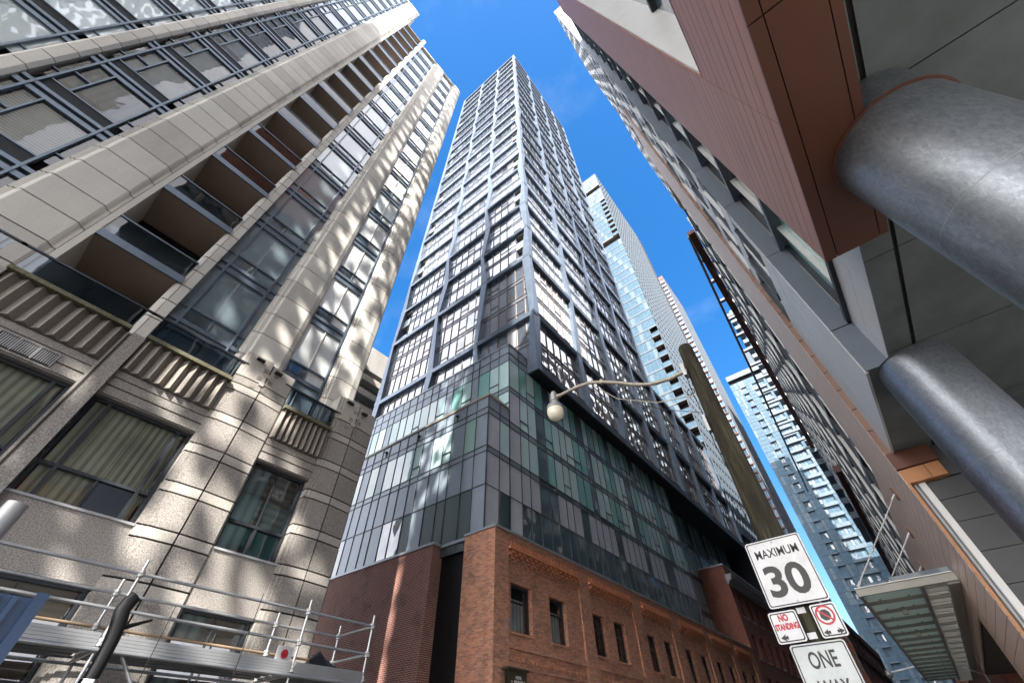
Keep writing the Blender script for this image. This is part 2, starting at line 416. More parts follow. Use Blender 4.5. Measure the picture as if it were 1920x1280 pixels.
def flat_window(u0, u1, z0, z1, kind, seed, glass='window_pane'):
    "one storey of one bay: frame, side lights, big pane, low vents; blind behind"
    rr = random.Random(seed); w = u1 - u0
    f = MB(L); m = 'frame_blue'
    f.box(u0, u1, -.10, .03, z0, z0 + .20, m); f.box(u0, u1, -.10, .05, z0 + .36, z0 + .52, m)
    if kind == 'vent':
        f.box(u0, u1, -.10, -.06, z0 + .2, z0 + .36, 'frame_dark'); zb = z0 + .52
        f.box(u0 + .3, u1 - .3, -.08, -.03, zb, zb + .52, 'louvre')
        for i in range(9): f.box(u0 + .3, u1 - .3, -.03, -.012, zb + .03 + i * .055, zb + .05 + i * .055, 'frame_dark')
        f.box(u0 + .3, u1 - .3, -.10, .02, zb + .52, zb + .58, m); zg = zb + .58
    else:
        f.box(u0, u1, -.10, -.02, z0 + .2, z0 + .36, 'slate_panel'); zb = zg = z0 + .52
    s = .30 if w > 2 else .09
    for u in ((u0 + s, u1 - s) if s > .2 else (u1 - s,)): f.box(u - .035, u + .035, -.10, .07, z0, z1, m)
    lowt = zg + .58
    a, c = (u0 + s + .035, u1 - s - .035) if s > .2 else (u0 + .03, u1 - s - .035)
    if kind == 'vent':  # tall casement on the near side
        mid = a + (c - a) * .27; f.box(mid - .025, mid + .025, -.1, .03, zg, z1, m); f.box(a, mid, -.1, .02, zg + .95, zg + 1.02, m)
    else:
        f.box(a, c, -.1, .02, lowt - .035, lowt + .035, m); mid = a + (c - a) * .5
        f.box(mid - .02, mid + .02, -.1, .01, zg, lowt, m)
        if s < .2: f.box(mid - .015, mid + .015, -.1, .0, lowt, z1, 'white_metal')
        if rr.random() < .8: f.box(a, mid - .02, -.09, -.03, zg, lowt - .035, 'dark_glass')
    if s > .2:
        for x0, x1 in ((u0, u0 + s - .035), (u1 - s + .035, u1)): f.box(x0, x1, -.1, .0, zg + .5, zg + .55, m)
    win = f.build('window', BT)
    g = MB(L)
    cuts = sorted({u0 + .01, u0 + s, mid, u1 - s, u1 - .01})
    for p, q in zip(cuts, cuts[1:]):
        if q - p < .06: continue
        j = [rr.uniform(-.004, .004) for _ in range(4)]
        g.poly([(p, -.055 + j[0], zg), (q, -.055 + j[1], zg), (q, -.055 + j[2], z1), (p, -.055 + j[3], z1)], glass)
    g.build('pane', win)
    i = MB(L); bm = rr.choice({'vent': ['blind_grey', 'blind_dark', 'room_dark', 'blind_grey'], 'bay': ['blind_dark', 'blind_dark', 'curtain_mid', 'room_dark'], 'pale': ['curtain_reflection_pale', 'curtain_reflection_pale', 'curtain_mid']}[kind])
    i.poly([(u0, -.5, z0 + .4), (u1, -.5, z0 + .4), (u1, -.5, z1), (u0, -.5, z1)], 'room_dark')
    dz = rr.choice([0, 0, .5, .9])
    if bm != 'room_dark': i.poly([(a, -.22, zg + dz), (c, -.22, zg + dz), (c, -.22, z1), (a, -.22, z1)], bm)
    i.build('blind', win)
for k in range(-2, 16):
    z0 = 14.5 + FH * k; z1 = z0 + FH
    if k < 15:
        if z0 > 7.9:
            za = z0
            flat_window(-.5, 1.68, za, z1, 'bay', 100 + k, 'blue_window')
            flat_window(3.3, 4.9, za + .2, z1 + .2, 'pale', 200 + k, 'pale_window')
for k in range(-1, 19):
    z0 = 13.2 + FH * k; z1 = z0 + FH
    if z1 > ZB: break
    flat_window(-7.68, -5.2, z0, z1, 'vent', 300 + k, 'window_sky' if k > 8 else 'window_pane')
    flat_window(-11.2, -8.2, z0 - .1, z1 - .1, 'vent', 400 + k, 'window_sky')
b = MB(L)
for k in range(-1, 19):
    z0 = 13.1 + FH * k
    if z0 + FH > ZB: break
    b.box(-14.2, -11.2, -.1, .04, z0, z0 + .5, 'frame_blue'); b.poly([(-14.2, -.05, z0 + .5), (-11.2, -.05, z0 + .5), (-11.2, -.05, z0 + FH), (-14.2, -.05, z0 + FH)], 'dark_glass')
    b.box(-12.75, -12.6, -.1, .06, z0, z0 + FH, 'frame_blue')
b.build('window_strip', BT)
# balconies
b = MB(L); b.box(-3.34, -.94, -1.9, -1.7, 9.5, ZT + 3, 'black_panel')
for k in range(17):
    z = 9.62 + FH * k; b.box(-3.2, -1.0, -1.7, -1.64, z + .1, z + 2.2, 'dark_glass'); b.box(-2.2, -2.1, -1.66, -1.6, z + .1, z + 2.2, 'frame_dark')
b.build('recess_wall', BT)
for k in range(17):
    z = 12.75 + FH * k
    s = MB(L); s.box(-3.36, -.9, -1.7, .22, z, z + .2, 'brown_soffit'); bal = s.build('balcony', BT)
    if k == 16: break
    s = MB(L); s.box(-3.36, -.84, .22, .29, z - .02, z + .27, 'frame_blue'); s.build('fascia', bal)
    s = MB(L); s.box(-3.32, -.9, .235, .25, z + .3, z + 1.08, 'rail_glass'); s.build('railing_glass', bal)
    s = MB(L); s.box(-3.34, -.86, .20, .29, z + 1.08, z + 1.13, 'frame_blue')
    for u in (-3.3, -2.1, -.9): s.box(u - .02, u + .02, .2, .234, z + .27, z + 1.08, 'frame_dark')
    s.box(-.88, -.85, -.5, .2, z + 1.08, z + 1.12, 'white_metal')
    s.build('railing', bal)
# ---- granite base
def granite_pier(u0, u1, ztop, right):
    "a broad pier, shallow V in plan, banded in tall and short stones; chequer of small stones at its head"
    m = (u0 + u1) / 2; b = MB(P)
    b.prism([(u0 + .02, -.5), (u0 + .02, .0), (m, .075), (u1 - .03, -.02), (u1 - .03, -.5)], 0, ztop - .08, 'dark_joint')
    z = .3
    rows = []
    while z < ztop - .9:
        for h in (.78, .25):
            rows.append((z, min(z + h, ztop - .9))); z += h
            if z >= ztop - .9: break
    rows.append((rows[-1][1], ztop))
    for i, (a, c) in enumerate(rows):
        if c - a < .05: continue
        last = i == len(rows) - 1
        for s in (0, 1):
            off = .0 if s == 0 else .06
            t = c - (.0 if last else .04); zz0 = a
            if s == 0:
                b.prism([(u0, -.5), (u0, .03), (u0 + .10, .03), (u0 + .10, .06), (u0 + .2, .06), (u0 + .2, .085), (m - .022, .12), (m - .022, -.5)], zz0, t, 'granite' if i % 2 == 0 else 'granite_light')
            else:
                b.prism([(m + .022, -.5), (m + .022, .12), (u1 - .06, .05), (u1, .0), (u1, -.5)], zz0, t if not last else t - .12, 'granite' if i % 2 == 0 else 'granite_light')
    b.build('pier', BT)
    q = MB(P); e = .135; zc = ztop - 1.15
    for i in range(3):
        for j in range(5):
            if (i + j) % 2: continue
            u = m - .34 + i * .17 + j * .035; z = zc + j * .17; dd = lambda x: (.085 + (x - u0 - .2) * (.035 / (m - u0 - .2))) if x < m else (.12 - (x - m) * (.07 / (u1 - .1 - m)))
            h_ = .03 if j % 2 else .012; a_, b_ = dd(u), dd(u + e)
            q.hexa([(u, a_ - .05, z), (u + e, b_ - .05, z), (u + e, b_ + h_, z), (u, a_ + h_, z), (u, a_ - .05, z + e), (u + e, b_ - .05, z + e), (u + e, b_ + h_, z + e), (u, a_ + h_, z + e)], 'granite_light' if j % 2 else 'granite_rib')
    q.box(m - .55, m - .3, .1, .22, zc + .95, zc + 1.0, 'dark_joint'); q.box(m + .1, m + .32, .1, .235, zc + .8, zc + .86, 'dark_joint')
    q.build('chequer_ornament', BT)
granite_pier(1.75, 3.42, 10.75, 1); granite_pier(5.03, 6.62, 11.0, 1)
def pilaster(u0, u1, ztop):
    b = MB(P); b.box(u0, u1, -.5, .10, 0, ztop, 'granite'); b.box(u0 + .05, u0 + .09, .1, .115, 0, ztop - .05, 'dark_joint')
    b.box(u0 + .12, u1, .1, .16, 0, ztop + .02, 'granite'); b.build('pilaster', BT)
pilaster(-.82, -.42, 9.42); pilaster(-3.6, -3.2, 9.42); pilaster(-6.6, -6.2, 9.42)
bays = [(-9.2, -6.6), (-6.2, -3.6), (-3.2, -.82), (-.42, 1.75), (3.42, 5.03)]
for u0, u1 in bays:
    b = MB(P)
    b.box(u0, u1, -.7, -.02, 7.75, 9.45, 'granite'); b.box(u0, u1, -.02, .02, 7.78, 7.98, 'granite'); b.box(u0, u1, -.02, .03, 8.02, 8.22, 'granite'); b.box(u0, u1, -.02, .02, 8.26, 8.43, 'granite')
    b.build('lintel', BT); b = MB(P)
    b.box(u0, u1, -.6, -.0, 4.2, 5.40, 'granite'); b.box(u0, u1, -.02, .04, 5.36, 5.41, 'stone_grey'); b.build('spandrel', BT); b = MB(P); b.box(u0, u1, -.6, 0, -.1, 2.0, 'granite'); b.build('base_wall', BT)
b = MB(P)
b.box(-12, -9.2, -.6, .05, -.1, 9.4, 'granite')
b.build('base_wall', BT)
for u0, u1 in bays:
    z = MB(P); n = 9; w = (u1 - u0) / n
    pl = [(u0, 0)]
    for i in range(n): pl += [(u0 + (i + .5) * w, .17), (u0 + (i + 1) * w, .02)]
    z.prism(pl + [(u1, -.1), (u0, -.1)], 8.47, 9.43, 'granite_rib'); z.build('fluted_panel', BT)
    c = MB(P); c.box(u0 - .02, u1 + .02, -1.4, .24, 9.44, 9.55, 'mossy_stone'); led = c.build('ledge', BT)
    g = MB(P); g.box(u0, u1, .03, .045, 9.6, 10.28, 'rail_glass'); g.build('railing_glass', led)
    g = MB(P); g.box(u0 - .3, u1 + .2, .01, .07, 10.28, 10.33, 'frame_dark')
    for i in range(3): g.box(u0 + .1 + i * (u1 - u0 - .2) / 2 - .02, u0 + .1 + i * (u1 - u0 - .2) / 2 + .02, .0, .03, 9.55, 10.28, 'frame_dark')
    g.build('railing', led)
b = MB(P)
for i in range(24): b.box(-2.35 + i * .04, -2.332 + i * .04, .03, .05, 7.86, 8.14, 'steel_grey')
b.box(-2.4, -1.38, .018, .032, 7.83, 8.17, 'louvre')
for u in (-2.4, -2.06, -1.72, -1.38): b.box(u - .012, u + .012, .03, .056, 7.83, 8.17, 'steel_grey')
b.build('vent_grille', BT)
def base_window(u0, u1, z0, z1, style):
    f = MB(P); m = 'frame_dark'; d0, d1 = -.30, -.18
    for a, c, e, g in ((u0, u0 + .06, z0, z1), (u1 - .06, u1, z0, z1), (u0 + .06, u1 - .06, z0, z0 + .06), (u0 + .06, u1 - .06, z1 - .06, z1)): f.box(a, c, d0, d1, e, g, m)
    if style == 'wide':
        v = (u0 + .34, u1 - .28); zt = z0 + .68
        for u in v: f.box(u - .035, u + .035, d0, d1 + .03, z0 + .06, z1 - .06, m)
        for a, c in ((u0 + .06, v[0] - .035), (v[0] + .035, v[1] - .035), (v[1] + .035, u1 - .06)): f.box(a, c, d0, d1 + .02, zt - .03, zt + .03, m)
        mid = (v[0] + v[1]) / 2; f.box(mid - .02, mid + .02, d0, d1, z0 + .06, zt - .03, m); f.box(mid + .03, v[1] - .04, d0 + .02, d0 + .05, z0 + .08, zt - .04, 'slate_panel')
    else:
        zt = z0 + .72; mid = (u0 + u1) / 2
        f.box(u0 + .06, u1 - .06, d0, d1 + .02, zt - .035, zt + .035, m); f.box(mid - .03, mid + .03, d0, d1 + .01, z0 + .06, zt - .035, m); f.box(mid - .012, mid + .012, d0, d1 - .02, zt + .035, z1 - .06, m)
    win = f.build('window', BT)
    g = MB(P); g.poly([(u0 + .05, -.25, z0 + .05), (u1 - .05, -.25, z0 + .05), (u1 - .05, -.25, z1 - .05), (u0 + .05, -.25, z1 - .05)], 'window_pane' if style == 'wide' else 'window_pane_mirror'); g.build('pane', win)
    i = MB(P); i.poly([(u0, -.62, z0), (u1, -.62, z0), (u1, -.62, z1), (u0, -.62, z1)], 'room_dark')
    if style == 'wide':
        n = 15; w = (u1 - u0 - .2) / n
        for k in range(n): i.poly([(u0 + .1 + k * w, -.36, z0 + .1), (u0 + .1 + (k + .98) * w, -.42, z0 + .1), (u0 + .1 + (k + .98) * w, -.42, z1), (u0 + .1 + k * w, -.36, z1)], 'blind_olive')
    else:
        i.poly([(u0 + .08, -.36, z0 + .1), (u0 + .62, -.36, z0 + .1), (u0 + .62, -.36, z1), (u0 + .08, -.36, z1)], 'curtain_reflection_pale')  # reflection of the white building opposite, put into this sheet's colour
        i.poly([(u0 + .62, -.34, z0 + .74), (u1 - .1, -.34, z0 + .74), (u1 - .1, -.34, z1), (u0 + .62, -.34, z1)], 'tan_reflection')  # reflection of the peach boards, put into this sheet's colour
    i.build('blind', win)  # slats in wide windows, painted reflections in pair windows
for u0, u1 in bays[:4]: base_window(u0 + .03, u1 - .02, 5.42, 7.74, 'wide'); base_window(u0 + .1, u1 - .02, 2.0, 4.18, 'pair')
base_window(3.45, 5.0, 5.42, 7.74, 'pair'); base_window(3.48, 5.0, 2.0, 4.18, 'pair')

# ------------------------------------------------------------------ slab block seen in the gap
AB = thing('apartment_block', (-48, 24, 0), 'grey concrete block with long balconies in the gap behind the beige tower', 'building')
A = Fr(-48, 24, 0, 1, 1, 0)
b = MB(A); b.box(-8, 12, -14, -1.3, 0, 51, 'concrete'); b.box(-8, 12, -1.3, .05, 46.2, 51, 'concrete'); b.build('wall', AB)
for k in range(8):
    z = 25.4 + 2.7 * k
    if z > 45: break
    b = MB(A); b.box(-8, 12, -1.3, .1, z - .25, z, 'concrete'); b.box(-8, 12, 0, .1, z, z + .85, 'coping_tan'); b.build('balcony', AB)
    b = MB(A)
    for i in range(8): b.box(-7.8 + i * 2.5, -5.7 + i * 2.5, -1.3, -1.22, z, z + 2.2, ('far_glass', 'white_glass', 'dark_glass')[(i + k) % 3])
    b.build('window', AB)
# ------------------------------------------------------------------ the glass tower in the middle
GT = thing('glass_tower', (-14, 20, 0), 'tall glass tower in a pale steel zigzag grid, overhanging its grey and teal podium', 'building')
_c, _s = math.cos(.0276), math.sin(.0276)
TL = Fr(-12.5, 18.62, -_c, -_s, _s, -_c)          # face towards the alley
TR = Fr(-12.5, 18.62, 0, 1, 1, 0)                 # face towards the street
ZL = [22.4, 29.0, 38.3] + [38.3 + 6.27 * k for k in range(1, 20)]
FULL = len(ZL) - 1
GD = -.42
colsL = [0, 6.45, 13.1, 21.3]
colsR = [0, 7.6, 14.5, 21.2, 28.0]
colsW = [28.0, 34.7, 41.4, 48.2]
# body behind the glass (a plain dark core; the glass stands 15 cm in front of it)
b = MB()
b.box(-33.4, -13.3, 19.5, 46.2, 22.5, ZL[-1] - .3, 'soffit_black'); b.box(-33.4, -13.3, 46.2, 66.3, 22.5, 38.0, 'soffit_black')
b.box(-33.6, -12.8, 19.2, 46.5, ZL[-1] - .3, ZL[-1] + .25, 'tower_frame')
b.build('wall', GT)
b = MB(); b.box(-34, -12.52, 18.75, 66.8, 22.36, 22.5, 'soffit_black'); b.build('soffit', GT)
rg = random.Random(11)
counter = [0]; rest = {}
def glazing(fr, u0, u1, z0, z1, idx, first, skip=None):
    stuff = not first
    f = rest.setdefault('g', MB(fr)) if stuff else MB(fr)
    f.fr = fr
    if skip: (u0, u1) = (skip[1], u1) if skip[0] <= u0 + .1 else (u0, skip[0])
    n = max(3, round((u1 - u0) / 1.08)); w = (u1 - u0) / n
    nf = 3 if z1 - z0 > 8 else 2
    h = (z1 - z0 - .45) / nf; zb = z0 + .45
    gm = 'tower_glass' if z1 < 90 else 'tower_glass_top'
    mm = 'tower_mullion' if z0 > 30 else 'bronze_mullion'
    for k in range(nf):
        a = zb + k * h; lo = a + (.5 if k else .25)
        for i in range(n):
            p, q = u0 + i * w, u0 + (i + 1) * w
            t = [rg.uniform(-.006, .006) for _ in range(4)]
            f.poly([(p, GD + t[0], lo), (q, GD + t[1], lo), (q, GD + t[2], a + h), (p, GD + t[3], a + h)], rg.choices([gm, 'tower_glass_dark', 'tower_glass_blind'], (76, 13, 11))[0])
            f.poly([(p, GD, a), (q, GD, a), (q, GD, lo), (p, GD, lo)], 'tower_panel' if k else gm)
            if rg.random() < .38 and z1 < 130: f.box(p + .03, q - .03, GD, GD + .05, lo + .8, lo + .87, mm); 
        f.box(u0, u1, GD, GD + .06, lo - .04, lo + .03, mm)
        if k: f.box(u0, u1, GD, GD + .05, a - .03, a + .03, mm)
    for i in range(n + 1):
        u = u0 + i * w; f.box(u - .028, u + .028, GD, GD + .075, zb, z1, mm)
    if not stuff: f.build('window', GT)
def recess(fr, u0, u1, z0, z1):
    b = MB(fr); h = (z1 - z0) / 2
    b.box(u0, u1, -2.2, -2.05, z0 + .4, z1, 'dark_glass'); b.box(u1 - .04, u1 + .03, -2.1, GD + .06, z0 + .4, z1, 'tower_panel'); b.box(u0 - .03, u0 + .04, -2.1, -.6, z0 + .4, z1, 'tower_panel')
    b.box(u0, u1, -2.1, -.35, z0 + .36, z0 + .46, 'tower_panel'); b.box(u0, u1, -2.1, GD, z0 + h + .25, z0 + h + .5, 'beige_soffit'); b.box(u0, u1, -2.1, GD, z1 - .2, z1 + .05, 'beige_soffit')
    bal = b.build('balcony', GT)
    b = MB(fr)
    for k in range(2):
        zz = z0 + .46 + k * (h + .03); b.box(u0 + .04, u1 - .04, GD - .02, GD + .02, zz, zz + 1.05, 'white_glass')
    b.build('railing_glass', bal)
lowfirst = []
for k in range(FULL):
    for pi in range(3): lowfirst.append((TL, colsL[pi] + (.5 if pi == 0 else .42), colsL[pi + 1] - (.5 if pi == 2 else .42), k, 'L%d' % pi))
    for pi in range(4): lowfirst.append((TR, colsR[pi] + (.5 if pi == 0 else .42), colsR[pi + 1] - .42, k, 'R%d' % pi))
    if k < 2:
        for pi in range(3): lowfirst.append((TR, colsW[pi] + .42, colsW[pi + 1] - .42, k, 'W'))
for fr, u0, u1, k, tagc in lowfirst:
    z0, z1 = ZL[k], ZL[k + 1]; skip = None
    if k >= 2 and k % 2 == 0 and tagc == 'L0': skip = (u0, u0 + 1.45); recess(fr, *skip, z0, z1)
    if k >= 2 and k % 2 == 0 and tagc == 'L2': skip = (u1 - 1.5, u1); recess(fr, *skip, z0, z1)
    counter[0] += 1
    glazing(fr, u0 - .42 if tagc != 'L0' or not skip else u0, u1 + .42, z0, z1, 0, counter[0] <= 100, skip)
rest['g'].build('window_band', GT, kind='stuff')
# zigzag columns
def column(fr, u, kmax, phase, wide=.62, edge=0, kmin=0):
    b = MB(fr); sw = .30
    for k in range(kmin, kmax):
        z0, z1 = ZL[k], ZL[k + 1]; sg = 1 if (k + phase) % 2 else -1
        m = 'tower_frame'
        if edge == 0:
            c0, c1 = u - sw * sg, u + sw * sg; a0, a1 = wide / 2 * (1.25 if sg > 0 else .7), wide / 2 * (.7 if sg > 0 else 1.25)
            b.hexa([(c0 - a0, GD, z0), (c0 + a0, GD, z0), (c0 + a0, .02, z0), (c0 - a0, .02, z0), (c1 - a1, GD, z1), (c1 + a1, GD, z1), (c1 + a1, .02, z1), (c1 - a1, .02, z1)], m)
        else:
            w0, w1 = (wide * .6, wide * 1.35) if sg > 0 else (wide * 1.35, wide * .6)
            s = edge
            p = [(u, GD, z0), (u + s * w0, GD, z0), (u + s * w0, .0, z0), (u, .0, z0), (u, GD, z1), (u + s * w1, GD, z1), (u + s * w1, .0, z1), (u, .0, z1)]
            b.hexa(p if s > 0 else [p[i] for i in (1, 0, 3, 2, 5, 4, 7, 6)], m)
    b.build('column', GT)
for i, u in enumerate(colsL): column(TL, u + (.03 if i == 0 else 0), FULL, i, .66, 1 if i == 0 else (-1 if i == 3 else 0))
for i, u in enumerate(colsR): column(TR, u + (.03 if i == 0 else 0), FULL, i + 1, .66, 1 if i == 0 else (-1 if i == 4 else 0))
for i, u in enumerate(colsW[1:]): column(TR, u, 2, i, .78, -1 if i == 2 else 0)
column(TR, 28.0, 2, 1, .78, 1)
for k, z in enumerate(ZL):
    for fr, umax in ((TL, 21.3), (TR, 48.2 if k < 3 else 28.0)):
        b = MB(fr); h = .62 if k == 0 else (.40 if k < 3 else .24)
        u0 = -.06 if fr is TL else .0
        b.hexa([(u0, GD - .1, z - .02), (umax, GD - .1, z - .02), (umax, -.04, z - .02), (u0, -.04, z - .02), (u0, GD - .1, z + h), (umax, GD - .1, z + h), (umax, .055, z + h), (u0, .055, z + h)] if fr is TR else
               [(u0, GD - .1, z - .016), (umax, GD - .1, z - .016), (umax, -.02, z - .016), (u0, -.02, z - .016), (u0, GD - .1, z + h + .003), (umax, GD - .1, z + h + .003), (umax, .06, z + h + .003), (u0, .06, z + h + .003)], 'tower_frame')
        b.build('ledge', GT)
b = MB(TL); b.box(.8, 20.5, -1, -.9, ZL[-1] + .2, ZL[-1] + 1.0, 'tower_frame'); b.build('parapet', GT)
# ---- podium
PL = Fr(-13.5, 14.45, -_c, -_s, _s, -_c)
PU = Fr(-13.5, 16.42, -_c, -_s, _s, -_c)
PR = Fr(-13.5, 14.45, 0, 1, 1, 0)
PB = Fr(-15.1, 14.45, 0, 1, 1, 0)
b = MB(); b.box(-33, -13.75, 14.75, 18.9, 0, 17.4, 'soffit_black'); b.box(-33, -13.75, 16.75, 42.5, 0, 22.3, 'soffit_black'); b.box(-33, -15.4, 42.5, 66, 0, 22.3, 'soffit_black'); b.box(-33, -13.75, 16.75, 18.3, 22.3, 23.7, 'soffit_black')
b.build('podium_core', GT)
us = [0, .92, 1.78, 2.85, 3.55, 4.5]
while us[-1] < 20.3: us.append(us[-1] + (.95, .85, 1.0, .75)[len(us) % 4])
us = [u for u in us if u < 20.3]
vs = [0, 1.05, 1.97, 3.05, 3.9, 4.85]
while vs[-1] < 28.0: vs.append(vs[-1] + (.95, .8, 1.0, .9)[len(vs) % 4])
vs = [v for v in vs if v < 27.9] + [28.15]
def podium(fr, us, rows, name, pick, maxw):
    "rows: (z0, z1, kind); bands of panels between mullions; runs of vision glass become windows"
    sp = MB(fr); mu = MB(fr)
    for ri, (z0, z1, kind) in enumerate(rows):
        run = None
        for i in range(len(us) - 1):
            p, q = us[i], us[i + 1]; m = pick(kind, i, ri)
            t = [rg.uniform(-.003, .003) for _ in range(4)]
            pts = [(p, t[0], z0), (q, t[1], z0), (q, t[2], z1), (p, t[3], z1)]
            if m in ('podium_teal', 'curtain_teal', 'podium_clear'):
                if run is None: run = MB(fr)
                run.poly(pts, m)
                if m == 'curtain_teal' and (i + ri) % 3 == 0: run.box(p + .03, q - .03, -.01, .05, z0 + .62, z0 + .68, 'mullion_dark')
                elif m == 'podium_teal' and (i + ri) % 4 == 1: run.box(p + .03, q - .03, -.01, .05, z0 + .62, z0 + .68, 'mullion_dark')
            else:
                sp.poly(pts, m)
                if run: run.build('window', GT); run = None
        if run: run.build('window', GT)
        mu.box(us[0], us[-1], -.02, .035, z0 - .016, z0 + .016, 'mullion_dark')
    for u in us: mu.box(u - .016, u + .016, -.02, .04, rows[0][0], rows[-1][1], 'mullion_dark')
    sp.build('spandrel', GT); mu.build('mullions', GT)
rp = random.Random(5)
def pickL(kind, i, ri):
    if kind == 'dark': return 'podium_clear' if i in (1, 2, 3, 4, 6, 7, 8, 13, 14, 15) else 'spandrel_grey'
    if kind == 'win': return ('spandrel_grey', 'curtain_teal', 'spandrel_grey', 'curtain_teal', 'curtain_teal', 'spandrel_grey', 'curtain_teal', 'podium_teal', 'curtain_teal', 'podium_teal', 'spandrel_grey', 'podium_teal')[i % 12]
    if kind == 'up': return ('curtain_teal', 'curtain_teal', 'podium_teal', 'spandrel_grey', 'curtain_teal', 'podium_teal', 'spandrel_grey', 'podium_teal', 'curtain_teal', 'podium_teal', 'curtain_teal')[i % 11]
    return 'spandrel_grey'
def pickR(kind, i, ri):
    if kind == 'dark': return 'podium_clear' if i else 'spandrel_light'
    if kind == 'grey': return 'podium_clear' if i in (3, 4, 8, 13, 18, 22, 23) else 'spandrel_light'
    if kind == 'win': return 'spandrel_light' if i == 0 else ('podium_clear' if i % 7 == 3 else ('curtain_teal' if i % 5 < 3 else 'podium_teal'))
    if kind == 'up': return ('curtain_teal', 'podium_teal', 'curtain_teal', 'podium_teal', 'podium_clear')[i % 5]
    return 'spandrel_grey' if i < 3 else 'podium_clear'
lowrows = [(8.9, 11.9, 'dark'), (11.9, 13.85, 'grey'), (13.85, 14.2, 'sp'), (14.2, 16.42, 'win'), (16.42, 16.85, 'sp')]
podium(PL, us, lowrows + [(16.85, 17.7, 'sp')], 'a', pickL, 40)
podium(PR, vs[:3], lowrows + [(16.85, 17.7, 'sp')], 'b', pickR, 40)
podium(PR, vs[2:], lowrows + [(16.85, 19.35, 'win'), (19.35, 19.75, 'sp'), (19.75, 22.34, 'up')], 'c', pickR, 40)
podium(PU, [u for u in us if u < 20], [(17.7, 19.35, 'up'), (19.35, 19.75, 'sp'), (19.75, 22.2, 'up'), (22.2, 23.0, 'sp'), (23.0, 23.85, 'sp')], 'd', pickL, 40)
vu = [1.98, 3.05, 4.13]
podium(PR, vu, [(22.34, 23.0, 'sp'), (23.0, 23.85, 'sp')], 'e', pickR, 10)
vb = [28.1 + .95 * i for i in range(25)]
podium(PB, vb, [(9.4, 12.0, 'win'), (12.0, 12.5, 'sp'), (12.5, 15.3, 'win'), (15.3, 15.8, 'sp'), (15.8, 18.8, 'win'), (18.8, 19.3, 'sp'), (19.3, 22.34, 'up')], 'f', pickR, 30)
b = MB(); b.box(-15.1, -13.5, 42.62, 42.66, 9, 22.34, 'podium_clear'); b.build('return_glass', GT)
b = MB(PL); b.box(-.04, 20.2, -2.0, .07, 17.7, 17.86, 'coping_tan'); b.build('coping', GT)
b = MB(PR); b.box(-.03, 1.97, -.5, .075, 17.703, 17.857, 'coping_tan'); b.build('coping', GT)
b = MB(PU); b.box(-.04, 20.2, -2.0, .06, 23.85, 23.97, 'coping_metal'); b.build('coping', GT)
b = MB(PR); b.box(1.95, 4.13, -.5, .065, 23.853, 23.967, 'coping_metal'); b.build('coping', GT)
b = MB(); b.box(-16.4, -14.3, 14.52, 14.7, 0, 9.36, 'black_panel'); b.build('black_panel', GT)
b = MB(PL); b.box(.75, 2.85, -.3, .09, 9.32, 9.46, 'coping_metal'); b.build('coping', GT)
for q in (2.55, 6.1, 9.4):
    b = MB(PL); b.box(q - .07, q + .07, .02, .12, 17.2, 17.32, 'soffit_black'); b.box(q - .03, q + .03, .02, .06, 16.9, 17.2, 'soffit_black'); b.build('wall_light', GT)

# ------------------------------------------------------------------ old brick warehouse
BW = thing('brick_warehouse', (-13, 14.2, 0), 'old orange brick warehouse with corbelled bays and dark windows below the glass podium', 'building')
BR = Fr(-12.5, 14.15, 0, 1, 1, 0)
bays_b = [(.95, 6.75), (7.75, 12.7), (13.9, 18.2), (19.6, 24.3), (25.4, 30.0), (31.1, 35.6)]
wn = []
for i, (a, c) in enumerate(bays_b):
    if i == 0: wn += [(1.2, 2.68), (4.06, 5.42)]
    elif i == 1: wn += [(7.9, 9.12), (10.15, 11.4)]
    else: wn += [(a + .3, a + 1.55), (c - 1.65, c - .4)]
def holed_wall(b, u0, u1, z0, z1, holes, d0, d1, m):
    "a wall with rectangular openings: holes = (u0, u1, z0, z1)"
    cu = sorted({u0, u1, *[h[0] for h in holes], *[h[1] for h in holes]}); cz = sorted({z0, z1, *[h[2] for h in holes], *[h[3] for h in holes]})
    for zi in range(len(cz) - 1):
        st = None
        for ui in range(len(cu)):
            open_ = ui == len(cu) - 1 or any(h[0] <= cu[ui] < h[1] and h[2] <= cz[zi] < h[3] for h in holes)
            if not open_ and st is None: st = cu[ui]
            if open_ and st is not None: b.box(st, cu[ui], d0, d1, cz[zi], cz[zi + 1], m); st = None
b = MB(BR)
holes = [(a, c, 5.58, 7.36) for a, c in wn] + [(a + .1, c - .1, 1.0, 3.3) for a, c in wn[2:]]
holed_wall(b, 0, 36.8, 0, 9.36, holes, -.45, -.1, 'brick_orange')
edges = [0] + [x for p in bays_b for x in p] + [36.8]
for a, c in zip(edges[::2], edges[1::2]):
    b.box(a, c, -.1, .0, 0, 9.36, 'brick_orange')
for a, c in bays_b: b.box(a, c, -.1, -.0, 9.05, 9.36, 'brick_orange'); b.box(a, c, -.1, -.02, 5.0, 5.2, 'brick_orange')
b.build('wall', BW)
b = MB(); b.box(-14.4, -12.95, 14.13, 14.6, 0, 9.36, 'brick_orange'); b.box(-12.95, -12.6, 14.16, 14.3, 0, 9.35, 'brick_orange'); b.box(-24, -13.0, 15.1, 50.9, 0, 9.0, 'brick_orange'); b.build('side_wall', BW)
b = MB(BR); b.box(-.05, 36.85, -.6, .07, 9.36, 9.47, 'coping_metal'); b.build('coping', BW)
b = MB(); b.box(-14.42, -12.5, 14.08, 14.5, 9.363, 9.467, 'coping_metal'); b.build('coping', BW)
